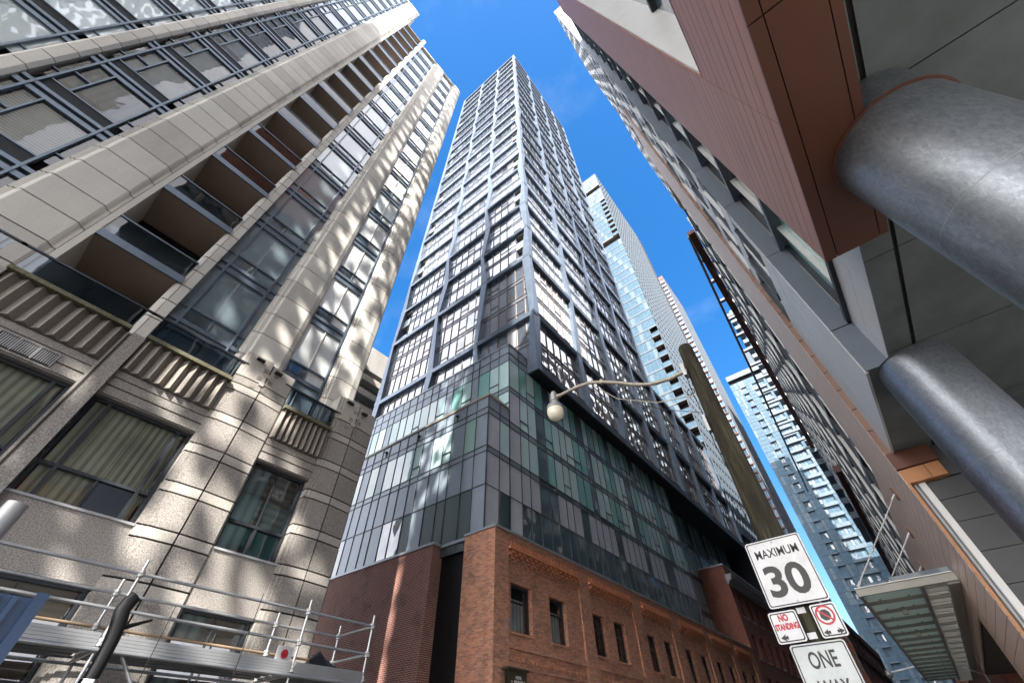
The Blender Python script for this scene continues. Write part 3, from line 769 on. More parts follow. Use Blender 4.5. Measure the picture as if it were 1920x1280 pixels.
for bi, (a, c) in enumerate(bays_b):
    k = MB(BR)
    n = int((c - a) / .13)
    for i in range(n):
        u = a + i * (c - a) / n
        if i % 1 == 0: k.box(u + .008, u + (c - a) / n - .008, -.1, -.02 + (.035 if i % 2 else 0), 8.80, 9.04, 'brick_loose')
    for r in range(5):
        z = 8.66 - r * .125; d = .13 - r * .045; q = max(6, n // 3)
        for i in range(q):
            st = (c - a) / q
            u = a + (i + (.5 if r % 2 else 0)) * st
            k.box(u, min(u + st * (.98 if r < 1 else .52), c), -.1, d, z, z + .11, 'brick_loose' if r < 3 else 'brick_orange')
    for i in range(int((c - a) / .3)):
        u = a + .05 + i * .3; k.box(u, u + .14, -.1, -.03, 4.62, 4.72, 'brick_orange')
    k.box(a, c, -.1, -.02, 4.4, 4.47, 'brick_orange')
    k.build('corbel_table', BW)
for wi, (a, c) in enumerate(wn):
    f = MB(BR); z0, z1 = 5.58, 7.36
    for x0, x1, e, g in ((a, a + .07, z0, z1), (c - .07, c, z0, z1), (a + .07, c - .07, z0, z0 + .07), (a + .07, c - .07, z1 - .1, z1)): f.box(x0, x1, -.40, -.3, e, g, 'frame_dark')
    f.box(a + .07, c - .07, -.40, -.32, z0 + 1.12, z0 + 1.18, 'frame_dark')
    win = f.build('window', BW)
    g = MB(BR); g.poly([(a + .05, -.36, z0), (c - .05, -.36, z0), (c - .05, -.36, z1), (a + .05, -.36, z1)], 'window_pane'); g.build('pane', win)
    g = MB(BR); g.poly([(a, -.44, z0), (c, -.44, z0), (c, -.44, z1), (a, -.44, z1)], 'room_dark')
    if wi in (0, 1, 6, 7): g.poly([(a + .1, -.42, z0), (c - .25, -.42, z0), (c - .25, -.42, z1 - .5), (a + .1, -.42, z1 - .5)], 'curtain_reflection_pale')
    g.build('curtain', win)
    g = MB(BR); g.box(a - .05, c + .05, -.3, -.04, z0 - .09, z0, 'brick_orange'); g.build('sill', win)
    if wi > 1:
        g = MB(BR); g.poly([(a, -.36, 1), (c, -.36, 1), (c, -.36, 3.3), (a, -.36, 3.3)], 'dark_glass'); g.build('window', BW)
# hotel sign on the corner
HS = thing('hotel_sign', (-12.4, 15.2, 3.4), 'small dark olive hotel sign box on the corner of the orange brick warehouse', 'sign')
b = MB(); b.box(-12.36, -12.22, 14.72, 15.82, 3.3, 4.26, 'olive_sign'); b.box(-12.3, -12.26, 14.62, 14.72, 3.3, 4.2, 'black_iron'); b.box(-12.49, -12.36, 14.9, 15.6, 3.5, 4.0, 'black_iron'); b.build('cabinet', HS)
b = MB(); b.box(-12.5, -12.16, 14.64, 15.9, 4.26, 4.34, 'olive_sign'); b.build('hood', HS)
for i, t in enumerate(('HOTEL', 'DROP OFF &', 'EXIT')):
    text(t, 'lettering', HS, (-12.217, 15.32 + (0, .06, -.08)[i], 4.06 - i * .13), (0, 1, 0), (0, 0, 1), .13, 'letter_white', width=(.34, .66, .28)[i], bold=.002)
text('\u2190', 'arrow', HS, (-12.217, 14.92, 3.93), (0, 1, 0), (0, 0, 1), .14, 'letter_white', width=.1)

# dark red brick wall left of the black recess
RB = thing('brick_annexe', (-18, 15.5, 0), 'plain dark red brick annexe with pale mortar beside a black recess', 'building')
FA = Fr(-16.29, 13.85, -_c, -_s, _s, -_c)
b = MB(FA); b.box(0, 12, -1.5, 0, 0, 9.4, 'brick_red'); b.box(4.05, 4.15, -.01, .004, 7.35, 7.45, 'soffit_black'); b.build('wall', RB)
b = MB(FA); b.box(-.06, 12, -1.5, .05, 9.4, 9.52, 'coping_metal'); b.build('coping', RB)

# taller red brick house with a grey cornice
B2 = thing('brick_house', (-13, 51, 0), 'taller red brick house with a grey bracketed cornice, beyond the orange warehouse', 'building')
F2 = Fr(-12.5, 50.9, 0, 1, 1, 0)
ww = [1.6 + 2.75 * i for i in range(8)]
b = MB(F2)
hl = [(u, u + 1.3, z, z + h) for u in ww for z, h in ((12.3, 1.9), (8.9, 2.0), (5.4, 2.1), (1.6, 2.3))]
holed_wall(b, 0, 24, 0, 16.7, hl, -.5, 0, 'brick_brown'); b.box(0, 24, -16, -.6, 0, 16.4, 'brick_brown'); b.box(-.02, .3, -16, -.501, 0, 16.69, 'brick_brown'); b.build('wall', B2)
b = MB(F2); b.box(-.1, 24, -16, .08, 16.7, 16.84, 'coping_metal'); b.build('coping', B2)
b = MB(F2); b.prism_u([(0, 14.85), (.18, 14.85), (.25, 15.1), (.55, 15.25), (.55, 15.5), (.65, 15.6), (.65, 15.72), (0, 15.72)], -.35, 24, 'stone_grey'); b.build('cornice', B2)
for u, u1, z, z1 in hl:
    f = MB(F2); f.box(u, u1, -.34, -.26, z, z + .08, 'frame_dark'); f.box(u, u1, -.34, -.26, z1 - .08, z1, 'frame_dark'); f.box(u + .6, u + .7, -.34, -.26, z + .08, z1 - .08, 'frame_dark'); f.box(u, u1, -.34, -.28, z + .9, z + .98, 'frame_dark')
    f.poly([(u, -.33, z), (u1, -.33, z), (u1, -.33, z1), (u, -.33, z1)], 'far_glass_dark')
    f.box(u - .08, u1 + .08, -.2, .06, z - .1, z, 'stone_grey'); f.build('window', B2)

# ------------------------------------------------------------------ towers behind
PT = thing('balcony_tower', (-13, 69, 0), 'pale glass tower with brown-bellied corner balconies, behind the steel zigzag grid', 'building')
F = Fr(-12.6, 68.2, -1, 0, 0, -1); G = Fr(-12.6, 68.2, 0, 1, 1, 0)
b = MB(F); b.box(.1, 18, -40, -.9, 0, 159.6, 'soffit_black'); b.box(0, 18, -40, 0, 159.6, 160.4, 'far_fin'); b.build('wall', PT)
fl = 3.05; nfl = 52
near = []
for k in range(8, nfl):
    z = k * fl + .9
    gap = 49 <= k <= 49 or k in (36,)
    bal = (k < 23 or 37 <= k <= 44)
    w0 = 1.9 if bal else 0
    f = MB(F)
    if k in (48, 36):
        f.box(0, 14, -2.2, -2.0, z, z + fl, 'far_glass_dark'); f.box(0, 14, -2.1, .1, z + fl - .15, z + fl, 'beige_soffit')
    else:
        n = 9; w = (9.5 - w0) / n
        for i in range(n):
            p = w0 + i * w
            m = 'far_white' if (k in range(24, 36) and i in (6, 7, 8)) or k > 44 else ('far_glass' if (i * 7 + k * 3) % 5 else 'far_pale')
            if k > 44: m = 'far_pale' if (i + k) % 4 else 'far_glass'
            f.poly([(p, 0, z + .45), (p + w, 0, z + .45), (p + w, 0, z + fl), (p, 0, z + fl)], m)
            f.box(p - .03, p + .03, -.05, .06, z + .45, z + fl, 'far_white')
        f.poly([(9.5, 0, z + .45), (14, 0, z + .45), (14, 0, z + fl), (9.5, 0, z + fl)], 'far_pale')
        f.box(w0, 14, -.1, .08, z, z + .45, 'far_white')
    f.build('window', PT)
    if bal:
        s = MB(F); s.box(0, w0, -2.0, .25, z - .02, z + .22, 'far_white'); s.box(.02, w0 - .02, -2, .2, z - .05, z - .02, 'tan_block')
        s.box(.0, w0, .18, .22, z + .25, z + 1.25, 'far_glass'); s.box(0, w0, .16, .25, z + 1.25, z + 1.3, 'far_white')
        s.box(0, w0, -1.5, -1.35, z + .22, z + fl, 'far_glass'); s.box(w0, w0 + .1, -2, .05, z + .22, z + fl, 'far_white'); s.build('balcony', PT)
def ribbed(fr, th, length, z0, z1, fl, mg, ms, pitch=1.4):
    k = z0
    b = MB(fr)
    while k < z1 - .2:
        t = min(k + fl, z1)
        n = int(length / pitch)
        for i in range(n): b.poly([(i * length / n, 0, k + .5), ((i + 1) * length / n, 0, k + .5), ((i + 1) * length / n, 0, t), (i * length / n, 0, t)], mg if (i * 5 + int(k)) % 3 else 'far_glass_dark')
        b.box(0, length, -.1, .12, k, k + .5, ms); k += fl
    for i in range(int(length / pitch) + 1): b.box(i * pitch - .06, i * pitch + .06, -.05, .16, z0, z1, ms)
    b.build('window_wall', th)
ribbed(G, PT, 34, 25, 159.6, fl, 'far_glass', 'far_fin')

GB = thing('slab_tower', (-16, 150, 0), 'slim ribbed grey tower with dull red slab edges between its windows', 'building')
F = Fr(-15.4, 150, -1, 0, 0, -1); G = Fr(-15.4, 150, 0, 1, 1, 0)
b = MB(F); b.box(.1, 14, -27, -.2, 0, 186, 'soffit_black'); b.box(-.1, 14, -27, .2, 183.2, 186.2, 'red_fin'); b.build('wall', GB)
for k in range(8, 60):
    z = k * 3.05
    f = MB(F)
    f.box(0, 7, -.2, .55, z, z + .4, 'red_fin' if k > 6 else 'stone_grey')
    for i in range(6):
        f.poly([(.1 + i * 1.1, 0, z + .4), (.1 + (i + 1) * 1.1, 0, z + .4), (.1 + (i + 1) * 1.1, 0, z + 3.05), (.1 + i * 1.1, 0, z + 3.05)], ('far_pale', 'far_glass', 'far_glass_dark')[(i * 2 + k * 5) % 3]); f.box(.1 + i * 1.1 - .04, .1 + i * 1.1 + .04, -.05, .08, z + .4, z + 3.05, 'stone_grey')
    f.build('window', GB)
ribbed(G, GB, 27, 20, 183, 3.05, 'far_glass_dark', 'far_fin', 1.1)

FT = thing('far_tower', (-4, 150, 0), 'wide pale blue glass tower with white balconies at the far street end', 'building')
F = Fr(-10.8, 150, 1, 0, 0, -1)
b = MB(F); b.box(0, 40, -24, -1.6, 0, 110, 'soffit_black'); b.box(0, 40, -24, .05, 107.6, 109.8, 'far_white'); b.box(10, 18, -14, -4, 109.8, 121, 'far_fin'); b.build('wall', FT)
rf = random.Random(3)
cells = [(0, 1.6, 'g'), (1.6, 3.1, 'g'), (3.1, 5.0, 'b'), (5.0, 7.2, 'g'), (7.2, 11.4, 'b'), (11.4, 13.0, 'g'), (13.0, 14.6, 'g'), (14.6, 18.5, 'b'), (18.5, 20.5, 'g'), (20.5, 24.5, 'b'), (24.5, 27, 'g')]
for k in range(3, 36):
    z = k * 3.0 + .6
    if z > 104: break
    f = MB(F); bl = MB(F)
    for u0, u1, t in cells:
        if t == 'g' or z > 101:
            n = max(2, round((u1 - u0) / .8)); w = (u1 - u0) / n
            for i in range(n):
                t4 = [rf.uniform(-.006, .006) for _ in range(4)]
                f.poly([(u0 + i * w, t4[0], z), (u0 + (i + 1) * w, t4[1], z), (u0 + (i + 1) * w, t4[2], z + 3), (u0 + i * w, t4[3], z + 3)], rf.choice(['far_glass', 'far_glass', 'far_pale', 'far_glass']))
                f.box(u0 + i * w - .03, u0 + i * w + .03, -.05, .05, z, z + 3, 'far_fin')
            f.box(u0, u1, -.05, .06, z - .06, z + .06, 'far_fin'); f.box(u0, u1, -.05, .04, z + 1.35, z + 1.41, 'far_fin')
        else:
            f.box(u0, u1, -.5, -.4, z, z + 3, 'far_glass')
            for i in range(int((u1 - u0) / .9)): f.box(u0 + .1 + i * .9, u0 + .75 + i * .9, -.4, -.34, z + .2, z + 2.4, rf.choice(['far_glass', 'far_pale', 'far_glass_dark']))
            bl.box(u0, u1, -.4, .25, z - .08, z + .10, 'far_white'); bl.box(u0 + .03, u1 - .03, .18, .22, z + .10, z + .95, 'far_pale' if u1 - u0 > 3 else 'far_glass'); bl.box(u0, u1, .17, .24, z + .95, z + 1.0, 'far_white')
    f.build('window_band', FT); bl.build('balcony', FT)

ST = thing('white_slab_tower', (5, 105, 0), 'tower of thin white wraparound balconies seen between the bars of the rooftop pergola', 'building')
F = Fr(1.25, 105, 1, 0, 0, -1)
b = MB(F); b.box(1.0, 16, -16, -1.4, 0, 99, 'far_fin'); b.box(2.0, 15, -15, -2.5, 99, 105, 'far_white'); b.build('wall', ST)
for k in range(12, 34):
    z = k * 2.95
    f = MB(F); f.box(-.1, 16, -16, .1, z, z + .28, 'far_white'); f.box(-.08, 16, .03, .07, z + .28, z + 1.2, 'far_pale'); f.box(-.08, -.04, -15, .03, z + .28, z + 1.2, 'far_pale'); f.build('balcony', ST)
    f = MB(F)
    for i in range(10): f.poly([(1.0 + i * 1.5, -.9, z + .3), (2.4 + i * 1.5, -.9, z + .3), (2.4 + i * 1.5, -.9, z + 2.9), (1.0 + i * 1.5, -.9, z + 2.9)], 'far_glass' if i % 3 else 'far_pale')
    f.build('window', ST)

RF = thing('red_block', (-7, 88, 0), 'low dark red block with strips of dark windows at the foot of the far tower', 'building')
F = Fr(-7.4, 84, 0, 1, 1, 0); FS = Fr(-7.4, 84, -1, 0, 0, -1)
b = MB(F); b.box(0, 40, -4.9, -.3, 0, 17, 'red_fin')
for k in range(5): b.box(-.1, 40, -4.9, 0, 2.4 + k * 3.4, 3.6 + k * 3.4, 'brick_brown')
b.build('wall', RF)
for k in range(4):
    b = MB(F); z = 3.6 + k * 3.4
    b.poly([(0, -.25, z), (40, -.25, z), (40, -.25, z + 2.2), (0, -.25, z + 2.2)], 'far_glass_dark')
    for i in range(21): b.box(i * 2 - .08, i * 2 + .08, -.25, -.1, z, z + 2.2, 'far_white' if i % 3 == 0 else 'red_fin')
    b.build('window_strip', RF)
# ------------------------------------------------------------------ building on the right
CB = thing('cladded_building', (2, 6, 0), 'brown and peach board-clad building on fat galvanised columns with a grey soffit', 'building')
X = lambda x: Fr(x, 0, 0, 1, -1, 0)     # faces -x ; u = y, d outwards (towards the street)
def boards_wall(b, x, y0, y1, z0, z1, pitch, m, joints=(), t=.05, gap=.016, hole=None):
    z = z0
    while z < z1 - .03:
        zt = min(z + pitch - gap, z1); segs = [y0, *[j for j in joints if y0 < j < y1], y1]
        for a, c in zip(segs, segs[1:]):
            if hole and z >= hole[2] - .01 and z < hole[3] and a < hole[1]: a = max(a, hole[1])
            if c - a > .05: b.box(a + (.008 if a != y0 else 0), c - (.008 if c != y1 else 0), -t, 0, z, zt, m)
        z += pitch
b = MB(X(1.81)); hole = (-7, 3.62, 10.62, 40)
boards_wall(b, 1.81, -6.5, 6.42, 7.62, 52, .305, 'brown_board', (-3, .6, 3.62), hole=hole)
b.build('cladding', CB)
b = MB(X(1.81)); b.box(-6.5, 6.40, -.92, -.051, 7.63, 10.6, 'dark_joint'); b.box(3.64, 6.40, -.92, -.051, 10.6, 52, 'dark_joint'); b.box(-6.5, 6.4, -.92, -.06, 40.05, 52, 'dark_joint')
b.build('backing_wall', CB)
b = MB()
for y0, y1 in ((-6.5, -3.1), (-3.08, 2.24), (2.26, 6.42)):
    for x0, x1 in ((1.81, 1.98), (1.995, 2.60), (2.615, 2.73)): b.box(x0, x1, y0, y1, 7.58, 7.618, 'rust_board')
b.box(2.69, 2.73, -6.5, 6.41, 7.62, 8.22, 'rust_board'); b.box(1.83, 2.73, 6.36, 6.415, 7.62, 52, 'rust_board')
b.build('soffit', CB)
b = MB(X(1.81))
b.box(3.55, 3.61, -.9, -.02, 10.64, 40, 'white_panel'); b.box(-6.5, 3.61, -.9, .0, 10.56, 10.62, 'mossy_stone'); b.box(-6.5, 3.55, -.9, -.3, 10.62, 10.66, 'stone_grey')
for z in (16.5, 24, 31): b.box(-6.5, 3.55, -.95, -.7, z, z + .2, 'frame_dark')
for y in (-2.2, 1.0): b.box(y, y + .12, -.95, -.7, 10.66, 40, 'white_metal')
b.poly([(-6.5, -.85, 10.66), (3.55, -.85, 10.66), (3.55, -.85, 40), (-6.5, -.85, 40)], 'far_glass_dark')
b.build('window', CB)
# grey soffit panels
b = MB(); sy = [-6.5, -2.5, 1.2, 4.4, 7.6, 10.8, 14.3, 16.25]; sx = [2.0, 3.06, 3.12, 5.6, 8.2, 12]
for y0, y1 in zip(sy, sy[1:]):
    for x0, x1 in zip(sx, sx[1:]):
        if x1 - x0 < .1: continue
        xa = x0
        if x0 < 3: xa = 2.75 if y1 <= 4.5 else (2.06 if y0 >= 10.7 else 2.57)
        ya, yb = y0 + .015, y1 - .015
        if x0 < 3 and y0 == 4.4:
            b.box(2.75, x1 - .012, ya, 6.42, 8.23, 8.27, 'grey_soffit'); b.box(2.57, x1 - .012, 6.43, yb, 8.23, 8.27, 'grey_soffit')
        elif x0 < 3 and y0 == 10.8: b.box(2.57, x1 - .012, ya, 11.2, 8.23, 8.27, 'grey_soffit'); b.box(2.06, x1 - .012, 11.22, yb, 8.23, 8.27, 'grey_soffit')
        else:
            t4 = [random.uniform(-.006, .006) for _ in range(4)]; q0 = 8.238
            b.hexa([(xa, ya, q0 + t4[0]), (x1 - .012, ya, q0 + t4[1]), (x1 - .012, yb, q0 + t4[2]), (xa, yb, q0 + t4[3]), (xa, ya, 8.27), (x1 - .012, ya, 8.27), (x1 - .012, yb, 8.27), (xa, yb, 8.27)], 'grey_soffit')
b.box(2.75, 12, -6.4, 6.4, 8.275, 8.4, 'dark_joint'); b.box(2.6, 12, 6.4, 16.2, 8.275, 8.4, 'dark_joint'); b.box(2.1, 2.6, 11.25, 16.2, 8.275, 8.4, 'dark_joint')
b.build('soffit', CB)
for yc, top in ((4.86, 8.23), (11.58, 8.23)):
    b = MB(); b.lathe((3.0, yc), [(.74, 0), (.75, .02), (.75, top - .06), (.75, top - .02)], 'galvanised', 64)
    c = b.build('column', CB, smooth=True)
    b = MB(); b.lathe((3.0, yc), [(.78, .0), (.78, .25)], 'galvanised', 48); b.build('base_ring', c, smooth=True); b = MB(); zc = (7.575 if yc < 6 else top)
    b.lathe((3.0, yc), [(.756, zc - .02), (.79, zc - .015), (.79, zc - .003), (.756, zc - .003)], 'rust_board' if yc < 6 else 'grey_soffit', 64); b.build('collar', c, smooth=True)
    b = MB()
    for z in (2.9, 5.6): b.lathe((3.0, yc), [(.7502, z), (.7525, z + .004), (.7502, z + .008)], 'steel_grey', 64)
    b.build('seam', c, smooth=True)
# recessed bay between the brown box and the white wall
b = MB(X(2.57)); b.box(6.43, 8.4, -.05, 0, 8.275, 9.7, 'white_panel'); b.box(8.412, 11.19, -.05, 0, 8.275, 9.0, 'white_panel'); b.box(8.412, 11.19, -.05, 0, 9.012, 9.7, 'white_panel')
b.box(6.43, 11.19, -.06, .1, 9.7, 9.85, 'frame_dark'); b.build('white_panel', CB)
for k in range(14):
    z = 9.85 + 3.7 * k; z1 = z + 3.7
    f = MB(X(2.57)); f.box(6.43, 11.19, -.3, .1, z1 - .22, z1, 'slate_panel')
    for y in (6.5, 7.4, 9.2, 10.2, 11.1): f.box(y - .04, y + .04, -.3, -.05, z, z1 - .22, 'white_metal' if y in (7.4, 10.2) else 'frame_dark')
    f.poly([(6.43, -.2, z), (11.19, -.2, z), (11.19, -.2, z1), (6.43, -.2, z1)], 'podium_teal' if k % 3 == 0 else 'dark_glass')
    for i in range(10): f.box(8.3, 9.1, -.18, -.12, z + .2 + i * .06, z + .23 + i * .06, 'steel_grey')
    f.build('window', CB)
# white ribbed wall
b = MB(); b.box(2.06, 2.6, 11.16, 11.2, 8.23, 9.66, 'slate_panel')
for k in range(24): b.box(2.06, 2.6, 11.16, 11.2, 9.7 + 3.7 * k, 13.38 + 3.7 * k, 'slate_panel')
b.build('end_panel', CB)
WT = 98.5
b = MB(X(2.04)); b.box(11.2, 12.55, -.06, 0, 8.2, 13.0, 'white_panel'); b.box(12.565, 14.2, -.06, 0, 8.2, 13.0, 'white_panel'); b.box(14.215, 16.05, -.06, 0, 8.2, 13.0, 'white_panel'); b.build('white_panel', CB)
for k in range(23):
    z = 13.03 + 3.7 * k; z1 = z + 3.7; y1 = 16.05 if z1 < 46 else 23.5
    f = MB(X(2.04)); f.box(11.2, y1, -.1, .0, z, z + 1.1, 'white_panel'); f.poly([(11.2, -.1, z + 1.1), (y1, -.1, z + 1.1), (y1, -.1, z1), (11.2, -.1, z1)], ('white_glass', 'far_glass', 'far_glass_dark')[k % 3])
    y = 11.25; i = 0
    while y < y1: f.box(y, y + (.45 if (i + k) % 3 == 0 else .09), -.1, .05 if i % 2 else -.02, z + 1.1, z1, ('white_panel', 'frame_dark')[(i + k) % 2]); y += .85; i += 1
    f.build('window', CB)
b = MB(); b.box(2.16, 16, 11.22, 23.4, 46, WT - .2, 'precast'); b.box(2.16, 16, 11.22, 16.0, 8.5, 46, 'precast'); b.box(2.9, 16, 6.5, 11.15, 8.5, 61.5, 'precast'); b.box(2.75, 16, -6.4, 6.3, 8.5, 51.8, 'precast'); b.box(2.2, 16, 23.4, 29, 46, 68, 'precast')
b.build('wall', CB)
b = MB(X(2.06))
for k in range(6):
    z = 46.2 + 3.6 * k; b.box(23.6, 29, -.1, 0, z, z + 1.2, 'white_panel'); b.poly([(23.6, -.1, z + 1.2), (29, -.1, z + 1.2), (29, -.1, z + 3.6), (23.6, -.1, z + 3.6)], 'far_glass')
    for i in range(7): b.box(23.7 + i * .85, 23.82 + i * .85, -.1, .04, z + 1.2, z + 3.6, 'frame_dark' if i % 2 else 'white_panel')
b.build('window_strip', CB)
# peach pier, its tan block jamb and the low clad wall
PZ = 47
b = MB(X(1.87)); boards_wall(b, 1.87, 16.1, 22.0, 0, PZ, .31, 'peach_board', (18.2, 20.4)); boards_wall(b, 1.87, 22.01, 37, 5.0, 10.4, .31, 'peach_board', (25, 28, 31, 34)); b.build('peach_cladding', CB)
b = MB(); z = 8.25
while z < PZ - .3: b.box(1.88, 2.3, 16.0, 16.06, z, z + .82, 'tan_block'); z += .85
b.build('jamb', CB)
b = MB(); b.box(1.93, 12, 16.35, 21.9, 0, PZ - .1, 'dark_joint'); b.box(1.93, 12, 21.9, 36.9, 4.9, 10.3, 'dark_joint'); b.build('backing_wall', CB)
b = MB(); b.box(1.88, 2.9, 15.95, 16.3, 7.72, 8.22, 'rust_board'); b.build('brown_beam', CB)
b = MB(); b.box(1.9, 2.5, 16.02, 16.3, 7.3, 7.70, 'orange_panel'); b.box(2.515, 2.86, 16.02, 16.3, 7.3, 7.70, 'orange_panel'); b.box(1.885, 1.95, 16.03, 16.3, 0, 7.295, 'orange_panel'); b.build('orange_beam', CB)
b = MB()
zs = [0, .9, 1.65, 2.4, 3.15, 3.9, 4.65, 5.4, 6.15, 6.75, 7.28]
for z0, z1 in zip(zs, zs[1:]):
    for x0, x1 in ((2.29, 3.6), (3.62, 5.4), (5.42, 8), (8.02, 12)): b.box(x0, x1, 16.25, 16.33, z0 + .008, z1 - .008, 'dark_panel')
b.box(2.87, 12, 16.2, 16.3, 7.3, 8.22, 'dark_panel'); b.build('dark_wall', CB)
b = MB(); b.box(2.12, 2.28, 16.18, 16.34, 0, 7.28, 'white_metal'); b.box(2.02, 2.07, 16.2, 16.34, 0, 7.28, 'steel_grey'); b.build('corner_trim', CB)
b = MB(); b.poly([(1.95, 16.28, 0), (2.16, 16.28, 0), (2.16, 16.28, 7.28), (1.95, 16.28, 7.28)], 'white_glass'); b.build('entrance_glass', CB)
# long rear range with its red cornices and rooftop pergola
b = MB(); b.box(2.9, 16, 22.1, 140, 10.6, 51, 'precast'); b.box(2.6, 16, 37.2, 140, 0, 10.5, 'brick_brown'); b.build('rear_wall', CB)
for k in range(11):
    z = 10.5 + 3.7 * k; f = MB(X(2.35))
    f.box(22.1, 140, -.5, .0, z, z + .55, 'slate_panel'); f.poly([(22.1, -.4, z + .55), (140, -.4, z + .55), (140, -.4, z + 3.7), (22.1, -.4, z + 3.7)], ('dark_glass', 'far_glass_dark', 'far_glass')[k % 3])
    for i in range(40): f.box(22.3 + i * 2.9, 22.4 + i * 2.9, -.4, .03, z + .55, z + 3.7, ('white_metal', 'frame_dark')[i % 2])
    f.build('window_strip', CB)
b = MB()
b.hexa([(1.5, 36.5, 51.2), (2.4, 36.5, 51.2), (2.4, 140, 51.2), (1.5, 140, 51.2), (1.5, 36.5, 51.9), (2.4, 36.5, 51.9), (2.4, 140, 51.9), (1.5, 140, 51.9)], 'red_fin')
b.hexa([(1.75, 60, 26.2), (2.35, 60, 26.2), (2.35, 140, 26.2), (1.6, 140, 26.2), (1.75, 60, 27.0), (2.35, 60, 27.0), (2.35, 140, 27.0), (1.6, 140, 27.0)], 'red_fin')
b.box(1.2, 2.35, 84, 110, 0, 20, 'brick_red')
b.build('cornice', CB)
t = MB(); dx = -.0622; o = lambda y: 1.35 + dx * (y - 37.8)
t.hexa([(o(37.8), 37.6, 52.2), (o(37.8) + .34, 37.6, 52.2), (o(130) + .34, 130, 52.2), (o(130), 130, 52.2), (o(37.8), 37.6, 52.7), (o(37.8) + .34, 37.6, 52.7), (o(130) + .34, 130, 52.7), (o(130), 130, 52.7)], 'slate_panel')
for i in range(16):
    y = 38.0 + i * 4.6; t.box(o(y) + .345, 3.2, y - .28, y + .28, 52.24, 52.66, 'slate_panel')
t.build('pergola', CB)
# glass canopy over the entrance
CN = MB(); cz = 5.85; y0, y1 = 19.8, 46.0; xo, xi = -.88, 1.86
m = 'canopy_steel'
CN.box(xo, xi, y0, y0 + .1, cz - .22, cz, m); CN.box(xo, xo + .1, y0 + .1, y1, cz - .22, cz, m); CN.box(xi - .3, xi, y0 + .1, y1, cz - .28, cz - .02, m); CN.box(xi - 1.0, xi - .92, y0 + .1, y1, cz - .24, cz - .04, m)
ys = [y0 + .1 + 1.62 * i for i in range(17)]
for i, y in enumerate(ys[1:]): CN.box(xo + .1, xi - .3, y - .04, y + .04, cz - .2, cz - .03, m)
for y in ys: CN.box(xi - .92, xi - .3, y + .3, y + .36, cz - .24, cz - .06, m); CN.box(xi - .92, xi - .3, y + .9, y + .96, cz - .24, cz - .06, m)
cn = CN.build('canopy', CB)
for i, (a, c) in enumerate(zip(ys, ys[1:])):
    g = MB(); g.box(xo + .11, xi - 1.01, a + .05, c - .05, cz - .1, cz - .08, 'frosted_glass'); g.build('glass_panel', cn)
    g = MB()
    for x in (xo + .5, xo + 1.35):
        for y in (a + .25, c - .25): g.lathe((x, y), [(.02, cz - .14), (.035, cz - .13), (.035, cz - .101)], 'steel_grey', 10)
    g.build('bolt', cn)
for y in (y0 + 3.2, y0 + 8.0):
    g = MB(); g.lathe((xo + 1.0, y), [(.09, cz - .34), (.09, cz - .21)], 'globe_glass', 14); g.lathe((xo + 1.0, y), [(.06, cz - .205), (.06, cz - .1)], 'steel_grey', 14); g.build('downlight', cn)
g = MB(); g.box(.2, xi - .05, y0 - .03, y0 + .0, cz + .0, cz + .16, 'white_glass'); g.box(xo, xi - .02, y0 - .04, y0 + .12, cz + .003, cz + .03, 'white_metal'); g.build('edge_trim', cn)
for yw, ze in ((20.0, 8.5), (24.4, 8.45), (30.0, 8.5)):
    g = MB(); A0, A1 = Vector((1.84, yw, ze)), Vector((xo + .12, yw - .2, cz + .05)); d = A1 - A0
    g.tube([tuple(A0 + d * .02), tuple(A1)], .022, 'white_metal', 8)
    for s in (-.045, .045): g.tube([tuple(A0 + d * .42 + Vector((0, s, 0))), tuple(A0 + d * .62 + Vector((0, s, 0)))], .016, 'white_metal', 6)
    for f0 in (.41, .62): g.box(*[v for k in range(3) for v in ((A0 + d * f0)[k] - (.03, .07, .03)[k], (A0 + d * f0)[k] + (.03, .07, .03)[k])], 'white_metal')
    g.tube([tuple(A0), tuple(A0 + d * .07)], .04, 'white_metal', 8); g.tube([tuple(A1 - d * .06), tuple(A1)], .04, 'white_metal', 8)
    g.build('tie_rod', cn)
    g = MB(X(1.845)); pl = [(yw + .24 * math.cos(a), ze + .24 * math.sin(a)) for a in [2 * math.pi * i / 28 for i in range(28)]]
    g.poly([(u, .03, z) for u, z in pl], 'tan_block')
    for i in range(28):
        p, q = pl[i], pl[(i + 1) % 28]; g.poly([(p[0], -.03, p[1]), (q[0], -.03, q[1]), (q[0], .03, q[1]), (p[0], .03, p[1])], 'tan_block')
    g.build('wall_plate', cn)

# ------------------------------------------------------------------ pole, lamp, signs
UP = thing('utility_pole', (-.83, 6.2, 0), 'weathered mossy round timber pole carrying the traffic signs and the curved lamp arm', 'pole')
b = MB(); b.lathe((-.83, 6.2), [(.185, -.1), (.18, 1), (.166, 3), (.145, 5), (.127, 6.6), (.122, 7.0), (.105, 7.06)], 'weathered_wood', 28); b.build('shaft', UP, smooth=True)
b = MB()
for z in (2.78, 2.55): b.lathe((-.83, 6.2), [(.162, z), (.166, z), (.166, z + .03), (.162, z + .03)], 'steel_grey', 28); b.box(-.885, -.80, 6.03, 6.05, z - .01, z + .045, 'sign_white')
b.build('strap', UP)
b = MB(); b.tube([(-.99, 6.15, 6.6), (-1.0, 6.12, 6.0), (-.985, 6.14, 5.5), (-1.0, 6.13, 5.0), (-.97, 6.12, 4.6)], .008, 'black_rubber', 6)
b.tube([(-1.02 + .06 * math.cos(a), 6.1, 6.02 + .06 * math.sin(a)) for a in [i * .5 for i in range(14)]], .007, 'black_rubber', 6)
b.box(-1.0, -.96, 6.05, 6.14, 5.2, 5.5, 'steel_grey'); b.build('cable', UP)
LP = thing('street_lamp', (-.96, 6.05, 6.4), 'street lamp with a round glass globe on a long curved arm', 'street lamp')
